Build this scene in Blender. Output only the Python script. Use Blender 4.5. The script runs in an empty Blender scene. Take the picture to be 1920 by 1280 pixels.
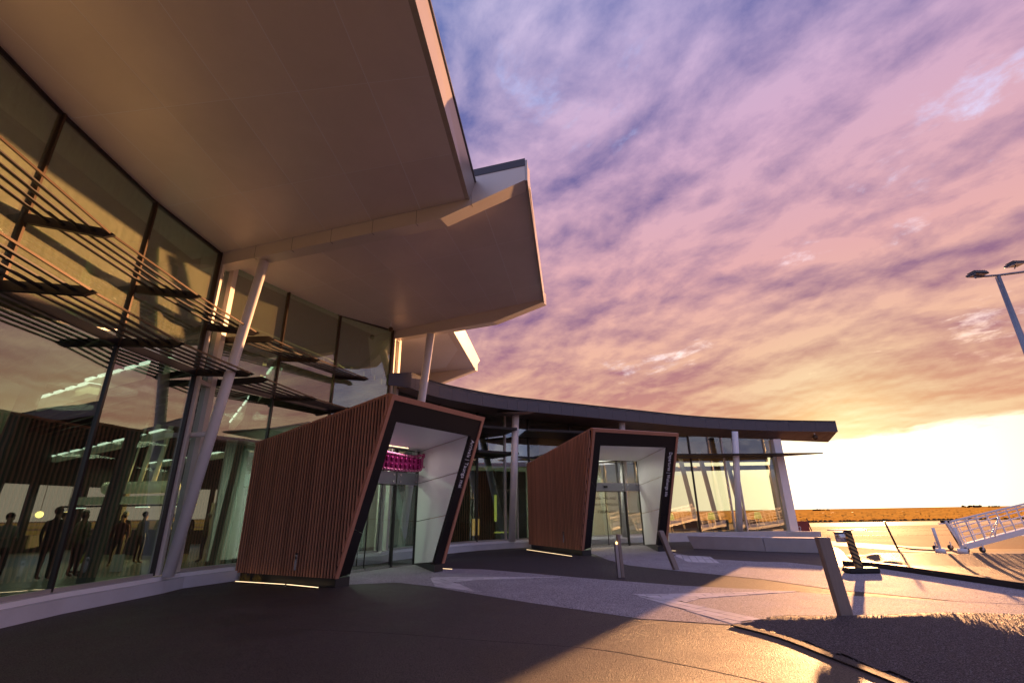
import bpy, bmesh, math, random
from mathutils import Vector, Matrix
R = math.radians
rnd = random.Random(7)
scene = bpy.context.scene
COL = scene.collection

# ------------------------------------------------------------------ camera
cam = bpy.data.cameras.new('camera'); camo = bpy.data.objects.new('camera', cam); COL.objects.link(camo)
cam.sensor_width = 36; cam.lens = 17.0; cam.clip_start = 0.05; cam.clip_end = 9000
PITCH, ROLL = R(19.6), R(0.92)
f = Vector((0, math.cos(PITCH), math.sin(PITCH))); r0 = Vector((1, 0, 0)); u0 = r0.cross(f)
rr = r0*math.cos(ROLL) - u0*math.sin(ROLL); uu = r0*math.sin(ROLL) + u0*math.cos(ROLL)
camo.matrix_world = Matrix(((rr.x, uu.x, -f.x, 0), (rr.y, uu.y, -f.y, 0), (rr.z, uu.z, -f.z, 1.5), (0, 0, 0, 1)))
scene.camera = camo
scene.render.engine = 'CYCLES'
scene.view_settings.view_transform = 'Standard'; scene.view_settings.look = 'None'
scene.view_settings.gamma = 1; scene.view_settings.use_curve_mapping = False
EXPO = 1.6
scene.view_settings.exposure = EXPO
SUN_AZ, SUN_EL = R(34.0), R(4.6)

# ------------------------------------------------------------------ node helpers
def lin(c):
    return tuple(((v/255)/12.92 if v/255 <= .04045 else ((v/255+.055)/1.055)**2.4) for v in c)
class NT:
    def __init__(s, tree): s.t = tree; s.n = tree.nodes; s.l = tree.links
    def node(s, kind, **kw):
        n = s.n.new(kind)
        for k, v in kw.items(): setattr(n, k, v)
        return n
    def put(s, sock, v):
        if isinstance(v, bpy.types.NodeSocket): s.l.new(v, sock)
        elif v is not None:
            if hasattr(sock.default_value, '__len__') and not hasattr(v, '__len__'): v = (v,)*len(sock.default_value)
            if hasattr(sock.default_value, '__len__') and len(sock.default_value) == 4 and len(v) == 3: v = tuple(v)+(1,)
            sock.default_value = v
    def math(s, op, a, b=None, c=None, clamp=False):
        n = s.node('ShaderNodeMath', operation=op, use_clamp=clamp)
        for i, v in enumerate((a, b, c)):
            if v is not None: s.put(n.inputs[i], v)
        return n.outputs[0]
    def vmath(s, op, a, b=None, scale=None):
        n = s.node('ShaderNodeVectorMath', operation=op); s.put(n.inputs[0], a)
        if b is not None: s.put(n.inputs[1], b)
        if scale is not None: s.put(n.inputs['Scale'], scale)
        return n.outputs['Value'] if op in ('DOT_PRODUCT', 'LENGTH') else n.outputs['Vector']
    def mix(s, fac, a, b, mode='MIX'):
        n = s.node('ShaderNodeMix', data_type='RGBA', blend_type=mode)
        s.put(n.inputs[0], fac); s.put(n.inputs[6], a); s.put(n.inputs[7], b); return n.outputs[2]
    def ramp(s, fac, stops, interp='LINEAR'):
        n = s.node('ShaderNodeValToRGB'); e = n.color_ramp; e.interpolation = interp
        while len(e.elements) < len(stops): e.elements.new(0.5)
        for i, (p, c) in enumerate(stops):
            e.elements[i].position = p
            e.elements[i].color = (c, c, c, 1) if not hasattr(c, '__len__') else tuple(c)+(1,)
        s.put(n.inputs[0], fac); return n.outputs[0]
    def noise(s, vec, scale, detail=6, rough=.55, dist=0, out='Fac'):
        n = s.node('ShaderNodeTexNoise'); s.put(n.inputs['Vector'], vec)
        n.inputs['Scale'].default_value = scale; n.inputs['Detail'].default_value = detail
        n.inputs['Roughness'].default_value = rough; n.inputs['Distortion'].default_value = dist
        return n.outputs[out]
    def mrange(s, v, a, b, c=0, d=1, smooth=False):
        n = s.node('ShaderNodeMapRange', interpolation_type='SMOOTHSTEP' if smooth else 'LINEAR')
        s.put(n.inputs[0], v); n.inputs[1].default_value = a; n.inputs[2].default_value = b
        n.inputs[3].default_value = c; n.inputs[4].default_value = d; return n.outputs[0]

# ------------------------------------------------------------------ world: sunset cloud deck
world = bpy.data.worlds.new('World'); scene.world = world; world.use_nodes = True
SKYX, SKYY = -3.4, 2.2
w = NT(world.node_tree); w.n.clear()
geo = w.node('ShaderNodeTexCoord').outputs['Generated']
D = w.vmath('NORMALIZE', geo)
sx = w.node('ShaderNodeSeparateXYZ'); w.put(sx.inputs[0], D)
z = w.math('MAXIMUM', sx.outputs[2], 0.0)
sdir = (math.sin(SUN_AZ)*math.cos(SUN_EL), math.cos(SUN_AZ)*math.cos(SUN_EL), math.sin(SUN_EL))
sdot = w.math('MAXIMUM', w.vmath('DOT_PRODUCT', D, sdir), 0)
Dxy = w.vmath('MULTIPLY', D, (1, 1, 0))
P = w.vmath('SCALE', Dxy, scale=w.math('DIVIDE', 1.0, w.math('ADD', z, 0.17)))
mp = w.node('ShaderNodeMapping', vector_type='TEXTURE'); w.put(mp.inputs[0], P)
mp.inputs['Rotation'].default_value = (0, 0, R(-56)); mp.inputs['Scale'].default_value = (1.15, .9, 1.0); mp.inputs['Location'].default_value = (SKYX, SKYY, 0)
Pm = mp.outputs[0]
n1 = w.noise(Pm, 1.5, 7, .52, .35)
Po = w.vmath('ADD', Pm, (.05, -.13, 0))
n2 = w.noise(Po, 1.5, 7, .52, .35)
Ps = w.vmath('ADD', Pm, (.022, -.055, 0))
m1 = w.noise(Pm, 4.6, 7, .60, .2)
m2 = w.noise(Ps, 4.6, 7, .60, .2)
fine = w.noise(Pm, 6.5, 9, .66, .25)
big = w.noise(w.vmath('ADD', P, (3.1, 1.7, 0)), .55, 3, .5, .2)
shade = w.math('ADD', w.math('MULTIPLY', w.math('SUBTRACT', n2, n1), 3.2), .50)
shade = w.math('ADD', shade, w.math('MULTIPLY', w.math('SUBTRACT', m2, m1), 1.9))
shade = w.math('ADD', shade, w.math('MULTIPLY', w.math('SUBTRACT', big, .5), 2.6))
shade = w.math('ADD', shade, w.math('MULTIPLY', w.math('SUBTRACT', fine, .5), .55), clamp=True)
light = w.ramp(z, [(0, lin((255, 226, 170))), (.13, lin((250, 205, 158))), (.26, lin((244, 190, 160))),
                   (.42, lin((232, 176, 176))), (.62, lin((214, 174, 202))), (.82, lin((196, 178, 220)))])
dark = w.ramp(z, [(0, lin((246, 190, 130))), (.13, lin((228, 162, 128))), (.26, lin((180, 124, 134))),
                  (.42, lin((130, 102, 146))), (.62, lin((118, 106, 158))), (.82, lin((104, 110, 172)))])
cloud = w.mix(shade, dark, light)
# colder away from the sun, brightened there to lift the shaded side
away = w.mrange(sdot, .86, .1, 0, 1, True)
coldl = w.mix(shade, lin((92, 122, 186)), lin((206, 204, 232)))
cloud = w.mix(w.math('MULTIPLY', away, .92), cloud, coldl)
# thin places in the deck: blue Nishita sky and bright veils
sky = w.node('ShaderNodeTexSky', sky_type='NISHITA'); sky.sun_disc = False
sky.sun_elevation = SUN_EL; sky.sun_rotation = SUN_AZ; sky.altitude = 20
nish = w.mix(1.0, w.vmath('SCALE', sky.outputs[0], scale=.10*2**EXPO), lin((150, 156, 214)), 'ADD')
veil = w.mix(w.mrange(fine, .46, .54), nish, lin((246, 238, 254)))
hole = w.math('MULTIPLY', w.mrange(w.math('ADD', n1, w.math('MULTIPLY', w.math('SUBTRACT', fine, .5), .5)), .39, .24, 0, 1, True), w.mrange(z, .16, .34))
cloud = w.mix(w.math('MULTIPLY', hole, .65), cloud, veil)
# golden lift round the sun
halo = w.math('POWER', sdot, 75)
cloud = w.mix(w.math('MULTIPLY', halo, .85), cloud, w.mix(shade, lin((252, 206, 140)), lin((255, 238, 185))))
# clear bright strip under the deck
edge = w.math('ADD', z, w.math('MULTIPLY', w.math('SUBTRACT', n1, .5), .085))
edge = w.math('ADD', edge, w.math('MULTIPLY', w.math('SUBTRACT', fine, .5), .03))
deckz = w.math('MULTIPLY', w.mrange(sdot, .80, .995, .55, 1.0), .121)
below = w.mrange(w.math('SUBTRACT', edge, deckz), .006, -.016, 0, 1, True)
g1 = w.math('POWER', sdot, 60); g2 = w.math('POWER', sdot, 8)
clear = w.mix(g2, lin((214, 170, 160)), lin((255, 236, 200)))
clear = w.vmath('ADD', clear, w.vmath('SCALE', (1.0, .93, .84), scale=w.math('MULTIPLY', g2, .32)))
clear = w.vmath('ADD', clear, w.vmath('SCALE', (1.0, .74, .44), scale=w.math('MULTIPLY', g1, 1.3)))
col = w.mix(below, cloud, clear)
col = w.vmath('ADD', col, w.vmath('SCALE', (1.0, .72, .34), scale=w.math('MULTIPLY', w.math('POWER', sdot, 300), .5)))
# ground side of the world
col = w.mix(w.mrange(sx.outputs[2], 0.0, -.03), col, lin((120, 90, 80)))
bg = w.node('ShaderNodeBackground'); w.put(bg.inputs[0], col); bg.inputs[1].default_value = 2**-EXPO
out = w.node('ShaderNodeOutputWorld'); w.l.new(bg.outputs[0], out.inputs[0])

# ------------------------------------------------------------------ sun
sl = bpy.data.lights.new('sun', 'SUN'); sl.energy = 4.7; sl.angle = R(.6); sl.color = (1, .47, .19)
so = bpy.data.objects.new('sun', sl); COL.objects.link(so)
so.rotation_euler = (-Vector(sdir)).to_track_quat('-Z', 'Y').to_euler(); so.location = (40, 60, 20)

# ------------------------------------------------------------------ materials
MATS = {}
def mat(name, color, rough=.5, metal=0., bump=0., bscale=40, var=0., vscale=3, emit=None, estr=0, spec=.5, coat=0., stretch=None, fine=0, fscale=300, rand=0.):
    m = bpy.data.materials.new(name); m.use_nodes = True; t = NT(m.node_tree)
    b = m.node_tree.nodes['Principled BSDF']
    b.inputs['Roughness'].default_value = rough; b.inputs['Metallic'].default_value = metal
    b.inputs['Specular IOR Level'].default_value = spec; b.inputs['Coat Weight'].default_value = coat
    tc = t.node('ShaderNodeTexCoord').outputs['Object']
    if stretch:
        mpn = t.node('ShaderNodeMapping'); t.put(mpn.inputs[0], tc); mpn.inputs['Scale'].default_value = stretch; tc = mpn.outputs[0]
    c = tuple(color)+(1,)
    if var or fine:
        v = t.noise(tc, vscale, 8, .62, .3)
        k = t.math('ADD', t.math('MULTIPLY', t.math('SUBTRACT', v, .5), 2*var), 1.0)
        if fine:
            vf = t.mrange(t.noise(tc, fscale, 3, .65), .32, .68)
            k = t.math('MULTIPLY', k, t.math('ADD', t.math('MULTIPLY', t.math('SUBTRACT', vf, .5), 2*fine), 1.0))
        c = t.vmath('SCALE', tuple(color), scale=t.math('MAXIMUM', k, .05))
        t.put(b.inputs['Roughness'], t.math('ADD', rough, t.math('MULTIPLY', t.math('SUBTRACT', v, .5), .35*var*2), clamp=True))
    if rand:
        ri = t.node('ShaderNodeObjectInfo').outputs['Random']
        c = t.vmath('SCALE', c if not isinstance(c, tuple) else c[:3], scale=t.math('ADD', t.math('MULTIPLY', t.math('SUBTRACT', ri, .5), 2*rand), 1.0))
    t.put(b.inputs['Base Color'], c)
    if bump:
        bn = t.node('ShaderNodeBump'); bn.inputs['Strength'].default_value = bump; bn.inputs['Distance'].default_value = .02
        t.put(bn.inputs['Height'], t.noise(tc, bscale, 5, .65)); t.l.new(bn.outputs[0], b.inputs['Normal'])
    if emit:
        b.inputs['Emission Color'].default_value = tuple(emit)+(1,); b.inputs['Emission Strength'].default_value = estr
    MATS[name] = m; return m
def glass(name, tint, refl=.5, dirt=0., f0=.06):
    m = bpy.data.materials.new(name); m.use_nodes = True; t = NT(m.node_tree); t.n.clear()
    tr = t.node('ShaderNodeBsdfTransparent'); t.put(tr.inputs[0], tint)
    gl = t.node('ShaderNodeBsdfGlossy'); gl.inputs['Roughness'].default_value = .012; t.put(gl.inputs[0], (.92, .95, 1.0))
    tc = t.node('ShaderNodeTexCoord').outputs['Object']
    bn = t.node('ShaderNodeBump'); bn.inputs['Strength'].default_value = .05; bn.inputs['Distance'].default_value = .05
    t.put(bn.inputs['Height'], t.noise(tc, .9, 2, .5)); t.l.new(bn.outputs[0], gl.inputs['Normal'])
    gm = t.node('ShaderNodeNewGeometry')
    cs = t.math('ABSOLUTE', t.vmath('DOT_PRODUCT', gm.outputs['Normal'], gm.outputs['Incoming']))
    sch = t.math('POWER', t.math('SUBTRACT', 1.0, cs, clamp=True), 4.0)
    fac = t.math('ADD', t.math('MULTIPLY', sch, refl*(1-f0)), f0, clamp=True)
    mx = t.node('ShaderNodeMixShader'); t.put(mx.inputs[0], fac); t.l.new(tr.outputs[0], mx.inputs[1]); t.l.new(gl.outputs[0], mx.inputs[2])
    last = mx.outputs[0]
    if dirt:
        df = t.node('ShaderNodeBsdfDiffuse'); t.put(df.inputs[0], (.62, .62, .44))
        mp2 = t.node('ShaderNodeMapping'); t.put(mp2.inputs[0], tc); mp2.inputs['Scale'].default_value = (7, 7, 1.2)
        d = t.math('MULTIPLY', t.math('ADD', t.noise(mp2.outputs[0], 2.2, 8, .7), .15), dirt)
        d = t.math('MULTIPLY', d, t.math('ADD', t.noise(tc, 45, 3, .7), .5))
        m2 = t.node('ShaderNodeMixShader'); t.put(m2.inputs[0], d); t.l.new(last, m2.inputs[1]); t.l.new(df.outputs[0], m2.inputs[2]); last = m2.outputs[0]
    o = t.node('ShaderNodeOutputMaterial'); t.l.new(last, o.inputs[0]); MATS[name] = m; return m

mat('soffit', (.80, .73, .71), .40, .15, rand=.035, var=.12, vscale=.8, bump=.02, bscale=2)
mat('beam', (.74, .68, .65), .38, .2, var=.06, vscale=1.2)
mat('roof_edge', (.50, .46, .44), .35, .4, var=.05)
mat('roof_top', (.20, .20, .21), .5, .3)
mat('canopy_fascia', (.085, .08, .10), .38, .25, var=.10, vscale=1.1)
mat('canopy_soffit', (.22, .17, .16), .55, var=.1, vscale=1)
mat('white_paint', (.86, .85, .90), .38, var=.05, vscale=2)
mat('white_panel', (.90, .88, .93), .42, var=.04, vscale=1)
mat('mullion', (.06, .055, .055), .3, .6)
mat('mullion_light', (.55, .52, .52), .35, .5)
mat('bronze', (.09, .06, .04), .35, .5, var=.1)
mat('louvre', (.018, .014, .013), .5, .2, var=.12, vscale=4)
mat('slat', (.50, .23, .15), .46, .1, var=.22, vscale=2.2, stretch=(9, 9, 1), rand=.16)
mat('black_panel', (.012, .010, .011), .42, var=.1, spec=.35)
mat('plinth', (.64, .64, .72), .7, var=.22, vscale=1.4, bump=.25, bscale=30)
mat('concrete_seat', (.58, .55, .60), .75, var=.22, vscale=1.6, bump=.25, bscale=35)
mat('asphalt', (.060, .046, .046), .56, spec=.45, var=.65, vscale=.9, bump=1.0, bscale=60, fine=1.0, fscale=55)
mat('asphalt_light', (.070, .056, .058), .75, spec=.28, var=.30, vscale=1.3, bump=1.0, bscale=60, fine=.9, fscale=60)
mat('aggregate', (.36, .325, .36), .8, spec=.14, var=.30, vscale=1.0, bump=.8, bscale=60, fine=.9, fscale=60)
mat('paver', (.62, .57, .62), .7, spec=.25, var=.18, vscale=2, bump=.3, bscale=60, rand=.14)
mat('paver_bed', (.08, .07, .075), .8)
mat('kerb', (.30, .26, .24), .6, var=.2, bump=.3, bscale=40)
mat('dark_kerb', (.035, .03, .03), .6, var=.25, bump=.3)
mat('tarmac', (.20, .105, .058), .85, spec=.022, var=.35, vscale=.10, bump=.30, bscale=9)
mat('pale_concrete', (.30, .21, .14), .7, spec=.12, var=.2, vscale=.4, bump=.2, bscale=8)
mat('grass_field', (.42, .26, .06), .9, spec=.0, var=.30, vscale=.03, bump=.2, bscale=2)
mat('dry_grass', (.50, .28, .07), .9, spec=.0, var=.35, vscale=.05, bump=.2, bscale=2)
mat('hedge', (.075, .055, .022), .9, bump=1, bscale=3, var=.5)
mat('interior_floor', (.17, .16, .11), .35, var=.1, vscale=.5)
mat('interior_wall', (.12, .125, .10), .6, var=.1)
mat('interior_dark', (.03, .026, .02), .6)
mat('batten', (.060, .042, .022), .5, var=.2)
mat('lobby_wall', (.50, .49, .46), .5, var=.05)
mat('wood', (.30, .16, .07), .45, var=.25, vscale=3, stretch=(1, 1, 8))
mat('bollard_timber', (.27, .21, .19), .55, var=.28, vscale=6, stretch=(6, 6, .7), bump=.2, bscale=30)
mat('bollard_metal', (.35, .33, .36), .38, .6, var=.1)
mat('steel', (.62, .60, .60), .22, .9)
mat('galv', (.30, .31, .36), .42, .7, var=.15, vscale=5)
mat('rubber', (.022, .02, .02), .6, bump=.2)
mat('stripe_gold', (.42, .27, .10), .5)
mat('foil', (.40, .035, .20), .14, .85)
mat('foil_pink', (.60, .16, .34), .14, .85)
mat('black_plastic', (.02, .02, .022), .4)
mat('strip_light', (.9, .8, .6), .5, emit=(1, .70, .38), estr=.8)
mat('lamp_white', (.9, .9, .85), .5, emit=(1, .96, .86), estr=.6)
mat('lamp_warm', (.9, .7, .4), .5, emit=(1, .55, .18), estr=2.0)
mat('lamp_yellow', (.9, .8, .2), .5, emit=(1, .85, .15), estr=.13)
mat('beam_inside_glow', (.60, .58, .46), .5, emit=(.9, .85, .6), estr=.03)  # faint glow added to beams, columns, duct and sign band to lift them
mat('lamp_warm_panel', (.6, .3, .12), .5, emit=(1, .45, .15), estr=.22)
mat('bag_yellow', (.75, .62, .05), .5)
mat('letter', (.85, .84, .88), .5)
mat('letter_dark', (.06, .05, .05), .5)
mat('red_board', (.30, .06, .05), .6)
mat('weed', (.16, .12, .03), .8)
for nm, c in (('cloth_black', (.015, .014, .016)), ('cloth_maroon', (.07, .012, .016)), ('cloth_grey', (.17, .17, .16)), ('cloth_cream', (.42, .38, .24)),
              ('cloth_blue', (.04, .05, .09)), ('cloth_olive', (.10, .10, .05)), ('skin', (.36, .20, .13)), ('hair_dark', (.02, .014, .01)), ('hair_grey', (.30, .28, .25))):
    mat(nm, c, .8)
glass('glass_lower', (.66, .80, .70), .9, .0, .25)
glass('glass_upper', (.64, .86, .68), .9, .28, .24)
glass('glass_low_wing', (.84, .88, .76), .8, .0, .13)
glass('glass_door', (.86, .89, .87), .8, .0, .08)

# ------------------------------------------------------------------ mesh helpers
def V(p): return Vector(p)
def box(bm, o, ax, ay, az):
    """parallelepiped from corner o spanned by ax, ay, az"""
    o, ax, ay, az = V(o), V(ax), V(ay), V(az)
    vs = [bm.verts.new(o+ax*i+ay*j+az*k) for k in (0, 1) for j in (0, 1) for i in (0, 1)]
    for q in ((0, 2, 3, 1), (4, 5, 7, 6), (0, 1, 5, 4), (1, 3, 7, 5), (3, 2, 6, 7), (2, 0, 4, 6)): bm.faces.new([vs[i] for i in q])
def prism(bm, pts, off):
    """closed polygon pts extruded by off"""
    off = V(off); a = [bm.verts.new(V(p)) for p in pts]; b = [bm.verts.new(V(p)+off) for p in pts]
    n = len(pts)
    try: bm.faces.new(a[::-1]); bm.faces.new(b)
    except ValueError: pass
    for i in range(n): bm.faces.new([a[i], a[(i+1) % n], b[(i+1) % n], b[i]])
def tube(bm, p, q, r, r2=None, seg=14, cap=True):
    p, q = V(p), V(q); r2 = r if r2 is None else r2
    d = (q-p).normalized(); a = d.orthogonal().normalized(); b = d.cross(a)
    A = [bm.verts.new(p+(a*math.cos(t)+b*math.sin(t))*r) for t in [2*math.pi*i/seg for i in range(seg)]]
    B = [bm.verts.new(q+(a*math.cos(t)+b*math.sin(t))*r2) for t in [2*math.pi*i/seg for i in range(seg)]]
    for i in range(seg):
        fc = bm.faces.new([A[i], A[(i+1) % seg], B[(i+1) % seg], B[i]]); fc.smooth = True
    if cap: bm.faces.new(A[::-1]); bm.faces.new(B)
def path_tube(bm, pts, r, seg=8):
    for a, b in zip(pts, pts[1:]): tube(bm, a, b, r, seg=seg)
def bar(bm, p, q, w, h, up=(0, 0, 1)):
    """bar from p to q, width w across, height h along up (centred)"""
    p, q, up = V(p), V(q), V(up); d = (q-p); s = d.cross(up).normalized(); u = s.cross(d).normalized()
    box(bm, p-s*w/2-u*h/2, d, s*w, u*h)
def ball(bm, c, r, s=(1, 1, 1), sub=2):
    res = bmesh.ops.create_icosphere(bm, subdivisions=sub, radius=r)
    for v in res['verts']: v.co = Vector((v.co.x*s[0], v.co.y*s[1], v.co.z*s[2])) + V(c)
    for v in res['verts']:
        for fc in v.link_faces: fc.smooth = True
def warp(bm, q, off, n_=6):
    q = [V(p) for p in q]; off = V(off)
    for k in (0, 1):
        g_ = [[bm.verts.new(q[0].lerp(q[1], i/n_).lerp(q[3].lerp(q[2], i/n_), j/n_)+off*k) for j in range(n_+1)] for i in range(n_+1)]
        for i in range(n_):
            for j in range(n_): bm.faces.new([g_[i][j], g_[i+1][j], g_[i+1][j+1], g_[i][j+1]]).smooth = True
def obj(name, bm, m, parent=None, label=None, bevel=0, **props):
    if bevel:
        bmesh.ops.bevel(bm, geom=bm.edges[:], offset=bevel, segments=1, affect='EDGES', clamp_overlap=True)
    bmesh.ops.recalc_face_normals(bm, faces=bm.faces[:])
    me = bpy.data.meshes.new(name); bm.to_mesh(me); bm.free()
    o = bpy.data.objects.new(name, me); COL.objects.link(o)
    if m: me.materials.append(MATS[m])
    if parent: o.parent = parent; o.matrix_parent_inverse = parent.matrix_world.inverted()
    if label: o['label'] = label
    for k, v in props.items(): o[k] = v
    return o
def mk(name, m, parent, fn, **kw):
    bm = bmesh.new(); fn(bm); return obj(name, bm, m, parent, **kw)
def thing(name, label, cat, loc=(0, 0, 0), group=None):
    o = bpy.data.objects.new(name, None); COL.objects.link(o); o.location = loc
    o.matrix_world = Matrix.Translation(loc)
    o['label'] = label; o['category'] = cat
    if group: o['group'] = group
    return o
def tag(o, label, cat, group=None):
    o['label'] = label; o['category'] = cat
    if group: o['group'] = group
    return o
def structure(o): o['kind'] = 'structure'; return o
def sheet(name, pts, z, m, label=None):
    bm = bmesh.new(); vs = [bm.verts.new((p[0], p[1], z)) for p in pts]; bm.faces.new(vs)
    bmesh.ops.triangulate(bm, faces=bm.faces[:])
    return obj(name, bm, m, None, kind='structure')
def smooth(pts, n=6):
    out = []
    P = [V((p[0], p[1])) if len(p) == 2 else V(p) for p in pts]
    for i in range(len(P)-1):
        a, b, c, d = P[max(i-1, 0)], P[i], P[i+1], P[min(i+2, len(P)-1)]
        for k in range(n):
            t = k/n
            out.append(tuple(.5*((2*b)+(c-a)*t+(2*a-5*b+4*c-d)*t*t+(3*b-a-3*c+d)*t**3)))
    out.append(tuple(P[-1])); return out
def text_obj(name, body, size, origin, xd, yd, m, parent, extrude=.004, align='LEFT', label=None):
    cu = bpy.data.curves.new(name, 'FONT'); cu.body = body; cu.size = size; cu.extrude = extrude; cu.align_x = align; cu.align_y = 'CENTER'
    cu.resolution_u = 3; cu.space_character = 1.04
    t = bpy.data.objects.new('tmp', cu); COL.objects.link(t)
    dg = bpy.context.evaluated_depsgraph_get(); me = bpy.data.meshes.new_from_object(t.evaluated_get(dg))
    bpy.data.objects.remove(t)
    xd, yd = V(xd).normalized(), V(yd); zd = xd.cross(yd).normalized(); yd = zd.cross(xd)
    M = Matrix(((xd.x, yd.x, zd.x, origin[0]), (xd.y, yd.y, zd.y, origin[1]), (xd.z, yd.z, zd.z, origin[2]), (0, 0, 0, 1)))
    me.transform(M); me.materials.clear(); me.materials.append(MATS[m])
    o = bpy.data.objects.new(name, me); COL.objects.link(o)
    if parent: o.parent = parent; o.matrix_parent_inverse = parent.matrix_world.inverted()
    if label: o['label'] = label
    return o

# ================================================================== GROUND
bm = bmesh.new()
rings = [0, 12, 30, 60, 120, 300, 900, 2500, 6000]
vs = {}
for i, r in enumerate(rings):
    for k in range(48):
        a = 2*math.pi*k/48
        vs[i, k] = bm.verts.new((r*math.sin(a), r*math.cos(a), 0)) if r else (vs[0, 0] if k else bm.verts.new((0, 0, 0)))
for i in range(len(rings)-1):
    for k in range(48):
        q = [vs[i, k], vs[i, (k+1) % 48], vs[i+1, (k+1) % 48], vs[i+1, k]]
        q = list(dict.fromkeys(q)); bm.faces.new(q)
structure(obj('ground', bm, 'tarmac'))
# airfield beyond the tarmac: grass in long strips out to the horizon
def strip(name, y0, y1, m, z):
    sheet(name, [(-400, y0), (900+y1, y0-12), (1200+y1*2, y1-12), (-1500, y1)], z, m)
strip('grass_field', 64, 96, 'grass_field', .01)
strip('taxiway', 96, 112, 'tarmac', .012)
strip('grass_field', 112, 190, 'grass_field', .014)
strip('runway', 190, 225, 'pale_concrete', .016)
strip('grass_field', 225, 520, 'dry_grass', .018)
strip('grass_field', 520, 5200, 'grass_field', .02)
# standing grass on the airfield: ragged rows of thin blades, lit through from behind
gm_ = bpy.data.materials.new('standing_grass'); gm_.use_nodes = True; tg = NT(gm_.node_tree); tg.n.clear()
gd, gt = tg.node('ShaderNodeBsdfDiffuse'), tg.node('ShaderNodeBsdfTranslucent')
gn = tg.noise(tg.node('ShaderNodeTexCoord').outputs['Object'], .05, 6, .7)
gc = tg.mix(gn, (.34, .19, .045), (.38, .28, .08)); tg.put(gd.inputs[0], gc); tg.put(gt.inputs[0], gc)
gx = tg.node('ShaderNodeMixShader'); gx.inputs[0].default_value = .45; tg.l.new(gd.outputs[0], gx.inputs[1]); tg.l.new(gt.outputs[0], gx.inputs[2])
go_ = tg.node('ShaderNodeOutputMaterial'); tg.l.new(gx.outputs[0], go_.inputs[0]); MATS['standing_grass'] = gm_
bm = bmesh.new(); y_ = 65.5
while y_ < 900:
    if not (96 < y_ < 110 or 190 < y_ < 214):
        x0_, x1_ = y_*.22, y_*1.75; n_ = 190; hh = rnd.uniform(.16, .30)*(1+y_/700); prev = None
        for i in range(n_+1):
            x = x0_+(x1_-x0_)*i/n_; yy = y_-.018*x*0+rnd.uniform(-.5, .5); h = hh*rnd.uniform(.5, 1.15)
            a = bm.verts.new((x, yy, .0)); b = bm.verts.new((x+rnd.uniform(-.1, .1), yy+.05, h))
            if prev: bm.faces.new([prev[0], a, b, prev[1]])
            prev = (a, b)
    y_ *= 1.032
tag(obj('grass', bm, 'standing_grass', None, kind='stuff'), 'golden backlit grass covering the airfield out to the horizon', 'grass')
def hedge_row(x0, y0, x1, y1, h, n, name='hedge', label=''):
    bm = bmesh.new()
    for i in range(n):
        t = i/(n-1); x = x0+(x1-x0)*t; y = y0+(y1-y0)*t
        ball(bm, (x+rnd.uniform(-.5, .5), y+rnd.uniform(-.3, .3), h*.35), h*rnd.uniform(.45, .62), (rnd.uniform(1.4, 2.4), 1, rnd.uniform(.7, 1.1)), 1)
    o = obj(name, bm, 'hedge', None); tag(o, label, 'hedge'); return o
hedge_row(25, 63.5, 150, 62, .24, 260, label='low dark clipped hedge line along the far edge of the tarmac')
def far_bush(x, y, w_, h, label):
    bm = bmesh.new()
    for i in range(14):
        ball(bm, (x+rnd.uniform(-.5, .5)*w_, y+rnd.uniform(-1, 1), h*rnd.uniform(.2, .6)), h*rnd.uniform(.3, .5), (1.3, 1, .8), 1)
    o = obj('tree_clump', bm, 'hedge', None); tag(o, label, 'trees', 'distant tree clumps on the horizon'); return o
far_bush(500, 560, 26, 3.6, 'broad low tree clump on the horizon above the white boarding ramp')
far_bush(232, 395, 5, 1.9, 'small tree clump on the horizon just right of the building corner')
far_bush(285, 470, 7, 1.8, 'tiny tree clump on the horizon between the corner and the striped post')
far_bush(560, 600, 12, 2.4, 'thin tree clump on the horizon at the far right')

# forecourt surfaces, each sheet 4 mm above the one below
fore = [(-8.6, -4), (-8.7, 4), (-8.8, 9), (-8.6, 13), (-7.6, 16.4), (-5.2, 20), (-3, 23.6), (.5, 25.6), (4, 27.6), (8.3, 29), (12, 29.6), (15.6, 29.5),
        (15.4, 27), (12.9, 21), (10.4, 16.5), (9.6, 14.2), (9.6, 10), (9.6, -4)]
sheet('forecourt_asphalt', smooth(fore, 3), .004, 'asphalt')
# lighter asphalt band between the two paths
sheet('asphalt_band', smooth([(-2.6, 15.95), (-.95, 15.4), (.6, 14.0), (1.72, 12.96), (3.55, 11.46), (4.99, 10.7), (5.98, 9.93), (7.6, 9.02), (6.3, 10.64),
       (5.64, 12.27), (4.31, 14.21), (3.37, 15.77), (2.95, 18.5), (2.4, 20.6), (.5, 24), (-2.4, 22.3), (-4.2, 19.6)], 3)[:-3], .006, 'asphalt_light')
pathA = sheet('footpath', [(-4.9, 14.6), (-4.55, 12.55), (-4.17, 12.43), (-2.88, 12.74), (-1.9, 12.0), (-1.31, 11.3), (.3, 9.62), (1.84, 8.16), (3.04, 7.64), (3.93, 7.92), (4.51, 8.07), (4.95, 7.84),
       (6.43, 7.04), (9.55, 5.3), (9.55, 8.1), (7.42, 9.12), (5.98, 9.93), (4.99, 10.7), (3.55, 11.46), (1.72, 12.96), (.6, 13.99), (-.95, 15.38), (-2.47, 15.9), (-3.2, 17.5)], .008, 'aggregate')
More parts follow.
